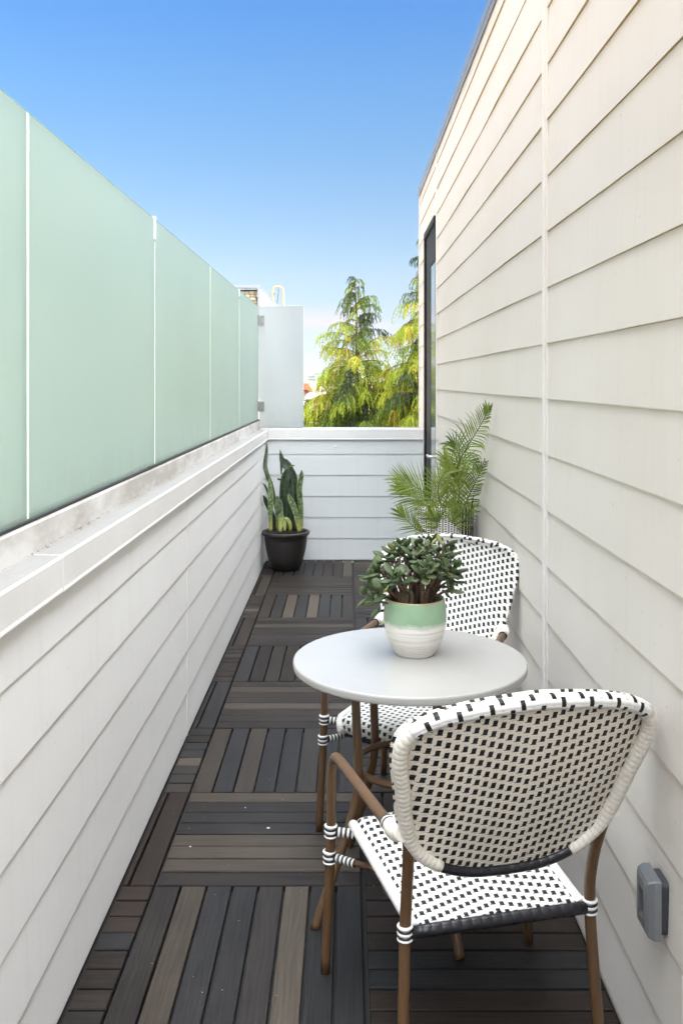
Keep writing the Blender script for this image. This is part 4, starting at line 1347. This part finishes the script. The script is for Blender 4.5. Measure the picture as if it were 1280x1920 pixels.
weeping_tree(.85, 17.2, 1.65, 27, 'shorter bushy weeping cypress filling the gap between the two taller ones', 0, 1.35)

# ================================================================== NEIGHBOURS
def win_grid(parent, base, face, us, zs, w, h, mat, name='window', depth=.05):
    """windows on a wall whose face lies at y=const ('y', Y) or x=const ('x', X)"""
    for u in us:
        for z in zs:
            b = MB()
            if face[0] == 'y': b.box(u, u + w, face[1] - depth, face[1] + .03, z, z + h)
            else: b.box(face[1] - .03, face[1] + depth, u, u + w, z, z + h)
            ob = b.build(name, mat); ob.parent = parent; ob.matrix_parent_inverse = Matrix.Translation(-Vector(parent.location))
M_WIN = plain('dark_window', (.05, .06, .07), .15)
M_STUCCO = plain('white_stucco', (.50, .48, .45), .8, 0, .05, .8)
M_ROOFW = plain('white_roof', (.72, .72, .72), .7, 0, .06, .4)

ph = empty('rooftop_penthouse', (-3.5, 16, -12))
tag(ph, 'white rooftop penthouse with stone-patterned screen and metal edge above the glass screen', 'building')
py0, py1, pz = 14.0, 19.6, 2.955
px1 = -1.333
b = MB(); b.box(-7, px1 - .0, py0 + .13, py1, -12, pz - .046)
local(b, ph, 'wall', M_STUCCO)
b = MB(); b.box(-7.02, px1 + .01, py0, py1 + .02, pz - .045, pz); b.box(px1 - .030, px1 + .005, py0 + .002, py0 + .060, 1.2, pz - .046)
b.box(-7.02, px1 - .031, py0 + .02, py0 + .04, pz - .075, pz - .046)
local(b, ph, 'trim', M_METAL)
b = MB()
rnd = random.Random(6)
z = 1.3
while z < pz - .10:
    hh = rnd.uniform(.034, .046); x = -3.2 - rnd.uniform(0, .15)
    while x < px1 - .05:
        w_ = rnd.uniform(.055, .095)
        x2 = min(x + w_, px1 - .045)
        if x2 - x > .015: b.box(x, x2, py0 + .06, py0 + .129, z, min(z + hh, pz - .085), a=rnd.random(), ch=0)
        x += w_ + .009
    z += hh + .009
t = NT('stone_screen'); t.set(t.mix(t.attr(), (.26, .22, .14), (.45, .40, .28)), .85)
local(b, ph, 'stone_screen', t.m)
b = MB(); b.box(-3.5, px1 - .0005, py0 + .1285, py0 + .1295, 1.2, pz - .0465)
local(b, ph, 'screen_back', plain('dark_joint', (.04, .03, .025), .9))
b = MB(); b.box(px1 - .001, px1 + .012, 15.8, 17.2, pz - .20, pz - .155)
local(b, ph, 'vent_slot', M_GASKET)

lad = empty('roof_ladder_rail', (-1.2, 17, 0))
tag(lad, 'orange looped roof ladder rail rising behind the white penthouse', 'ladder')
Yl = 21.0
def LP(px, py): return Vector(((px - 650) / 1717 * Yl + 1.2, Yl - 17, EYE - (py - 715) / 1717 * Yl))
M_ORANGE = plain('orange_paint', (.72, .40, .17), .6, 0, .15)
b = MB(); b.tube(smooth_path([LP(512, 700), LP(512, 600), LP(511.5, 560), LP(511, 545), LP(514, 539), LP(520, 538), LP(527, 539), LP(530.5, 545), LP(531, 560), LP(531, 600), LP(531, 700)], 4), .022, 10)
b.build('rail', M_ORANGE, lad)
b = MB(); b.tube([LP(522.5, 542), LP(519, 575), LP(517, 640)], .007, 6); b.build('cable', M_GASKET, lad)
b = MB(); b.tube([LP(514.5, 549), LP(512, 556)], .013, 6); b.build('clamp', M_GASKET, lad)
b = MB(); b.tube([LP(509.5, 540), LP(511, 540)], .012, 6); b.build('clamp', M_GASKET, lad)
b = MB(); b.tube([LP(519, 539.5), LP(521, 539.5)], .012, 6); b.build('clamp', M_GASKET, lad)

# added sunlit house, put close beyond the glass screen to light it from behind
nb = empty('added_neighbour', (-8, 3, -12))
tag(nb, 'added unseen pale house that lights the green glass from behind', 'house')
b = MB(); b.box(-12, -4.2, -5, 11.5, -12, 2.4); local(b, nb, 'wall', plain('cream_stucco', (.72, .66, .55), .85, 0, .06, .7))
b = MB(); b.box(-12.1, -4.1, -5.1, 11.6, 2.405, 2.5); local(b, nb, 'roof_edge', M_TRIM)
win_grid(nb, nb, ('x', -4.2), [-3, -.5, 2, 5, 8], [-1.5, -5], 1.1, 1.6, M_WIN)

wb = empty('flat_roofed_building', (0, 40, -12))
tag(wb, 'low white flat-roofed building beyond the far wall behind the trees', 'building')
b = MB(); b.box(-9, 12, 34, 46, -12, .42); local(b, wb, 'wall', M_STUCCO)
b = MB(); b.box(-9.1, 12.1, 33.9, 34.3, .425, .62); b.box(-9.1, 12.1, 34.32, 46, .425, .50); local(b, wb, 'roof', M_ROOFW)
win_grid(wb, wb, ('y', 34), [-8, -5.6, -3.2, -1.75, .4, 2.6, 5, 8], [-1.4, -4.8], 1.0, 1.2, M_WIN)
for i, (x, y, s_) in enumerate(((-1.35, 36, .30), (-.9, 38.5, .2), (3.2, 37, .4))):
    b = MB(); b.lathe([(.0001, .0), (s_ * .7, .0), (s_ * .7, .25), (s_, .27), (s_ * .92, .42), (s_ * .5, .52), (.0001, .55)], 16, smooth=False)
    o = b.build('roof_vent', M_ROOFW, wb); o.location = (x, y - 40, 12.5)

rb = empty('terracotta_building', (-3, 66, -12))
tag(rb, 'cream and terracotta building with arched red bands seen left of the tree', 'building')
M_TERRA = plain('terracotta', (.50, .12, .06), .8, 0, .12, 2)
M_CREAM = plain('cream_paint', (.50, .38, .27), .85, 0, .06, 1)
b = MB(); b.box(-9, -.4, 60, 74, -12, 1.05); local(b, rb, 'wall', M_CREAM)
b = MB()
# sloping roof edge falling to the right, bands and arches
Yr = 59.9
def RP(px, py, y=Yr): return ((px - 650) / 1717 * y, EYE - (py - 715) / 1717 * y)
def quad(mb, pts, y0, y1):
    i0 = [mb.vert((x, y0, z)) for x, z in pts]; i1 = [mb.vert((x, y1, z)) for x, z in pts]; n = len(pts)
    mb.face(i0); mb.face(i1[::-1])
    for k in range(n): mb.face((i0[(k + 1) % n], i0[k], i1[k], i1[(k + 1) % n]))
quad(b, [RP(540, 716), RP(578, 719), RP(587, 733), RP(586, 739), RP(577, 731), RP(540, 726)], Yr - .25, Yr + .1)
quad(b, [RP(540, 731), RP(570, 732), RP(570, 737), RP(540, 737)], Yr - .2, Yr + .1)
quad(b, [RP(578, 736), RP(585, 742), RP(585, 748), RP(581, 742), RP(578, 744)], Yr - .3, Yr - .255)
quad(b, [RP(588, 742), RP(600, 746), RP(600, 752), RP(588, 750)], Yr - .2, Yr + .1)
local(b, rb, 'roof_band', M_TERRA)
b = MB(); quad(b, [RP(578, 742), RP(584, 745), RP(584, 775), RP(578, 775)], Yr - .15, Yr + .05); quad(b, [RP(589, 754), RP(592, 754), RP(592, 775), RP(589, 775)], Yr - .15, Yr + .05)
local(b, rb, 'window', plain('dim_window', (.22, .20, .20), .3))

M_TWIN = plain('grey_tower_glass', (.16, .18, .21), .6)
tw = empty('office_tower', (-24, 620, -12))
tag(tw, 'grey office tower on the horizon just left of the tree', 'building')
Yt = 620
x0 = (576.5 - 650) / 1717 * Yt; x1 = (591.5 - 650) / 1717 * Yt
b = MB(); b.box(x0, x1, Yt, Yt + 8, -12, EYE + 11.5 / 1717 * Yt); b.box(x0 + 1.5, x0 + 4, Yt + 1, Yt + 4, EYE + 11.5 / 1717 * Yt + .01, EYE + 13.5 / 1717 * Yt)
local(b, tw, 'wall', plain('grey_concrete', (.30, .32, .36), .8))
for k in range(7):
    b = MB(); z = 5.2 - 2.0 * k
    b.box(x0 + .3, x1 - .3, Yt - .15, Yt + .1, z - 1.0, z - .15); local(b, tw, 'window_band', M_TWIN)
rnd = random.Random(17)
cols = [(.62, .58, .52), (.55, .50, .45), (.68, .66, .62), (.50, .38, .30), (.60, .62, .64)]
cm = [plain('far_house_paint', c, .85, 0, .05, .2) for c in cols]
wh = ['pale', 'tan', 'white', 'brown', 'grey']
spots = [(-30, 110, 7, .6), (-20, 160, 10, 1.0), (-34, 230, 16, 1.4), (-12, 130, 8, .3), (6, 120, 9, .6), (20, 170, 14, 1.2), (-8, 300, 18, 1.2), (14, 260, 16, .9), (30, 330, 20, 1.5), (-28, 420, 14, 1.3), (-45, 380, 20, 1.6)]
for i, (x, y, w_, zt) in enumerate(spots):
    ci = i % 5
    e = empty('city_house', (x, y, -12))
    tag(e, '%s flat city house far down the hill, %s' % (wh[ci], ['behind the milky glass', 'beyond the trees', 'near the horizon'][i % 3]), 'house', 'far city houses glimpsed below the horizon')
    b = MB(); b.box(-w_ / 2, w_ / 2, 0, 9, 0, 12 + zt); b.build('wall', cm[ci], e)
    b = MB(); b.box(-w_ / 2 - .15, w_ / 2 + .15, -.15, 9.15, 12 + zt + .01, 12 + zt + .3); b.build('roof', M_ROOFW, e)
    for k in range(3):
        b = MB(); b.box(-w_ / 2 + w_ * (k + .2) / 3, -w_ / 2 + w_ * (k + .75) / 3, -.08, .1, 12 + zt - 2.4, 12 + zt - .9); b.build('window', M_WIN, e)

# ------------------------------------------------------------------ the air itself: far things pale towards blue
hz = MB(); hz.box(-9200, 9200, -6200, 12200, -13, 112)
hm = bpy.data.materials.new('haze_air'); hm.use_nodes = True
nt_ = hm.node_tree; nt_.nodes.remove(nt_.nodes['Principled BSDF'])
pv = nt_.nodes.new('ShaderNodeVolumePrincipled')
pv.inputs['Color'].default_value = (.70, .83, 1.0, 1); pv.inputs['Density'].default_value = 0.65e-4; pv.inputs['Anisotropy'].default_value = .2
nt_.links.new(pv.outputs[0], nt_.nodes['Material Output'].inputs['Volume'])
ho = hz.build('haze', hm)
tag(ho, 'pale blue haze over the far city', 'haze', kind='stuff')
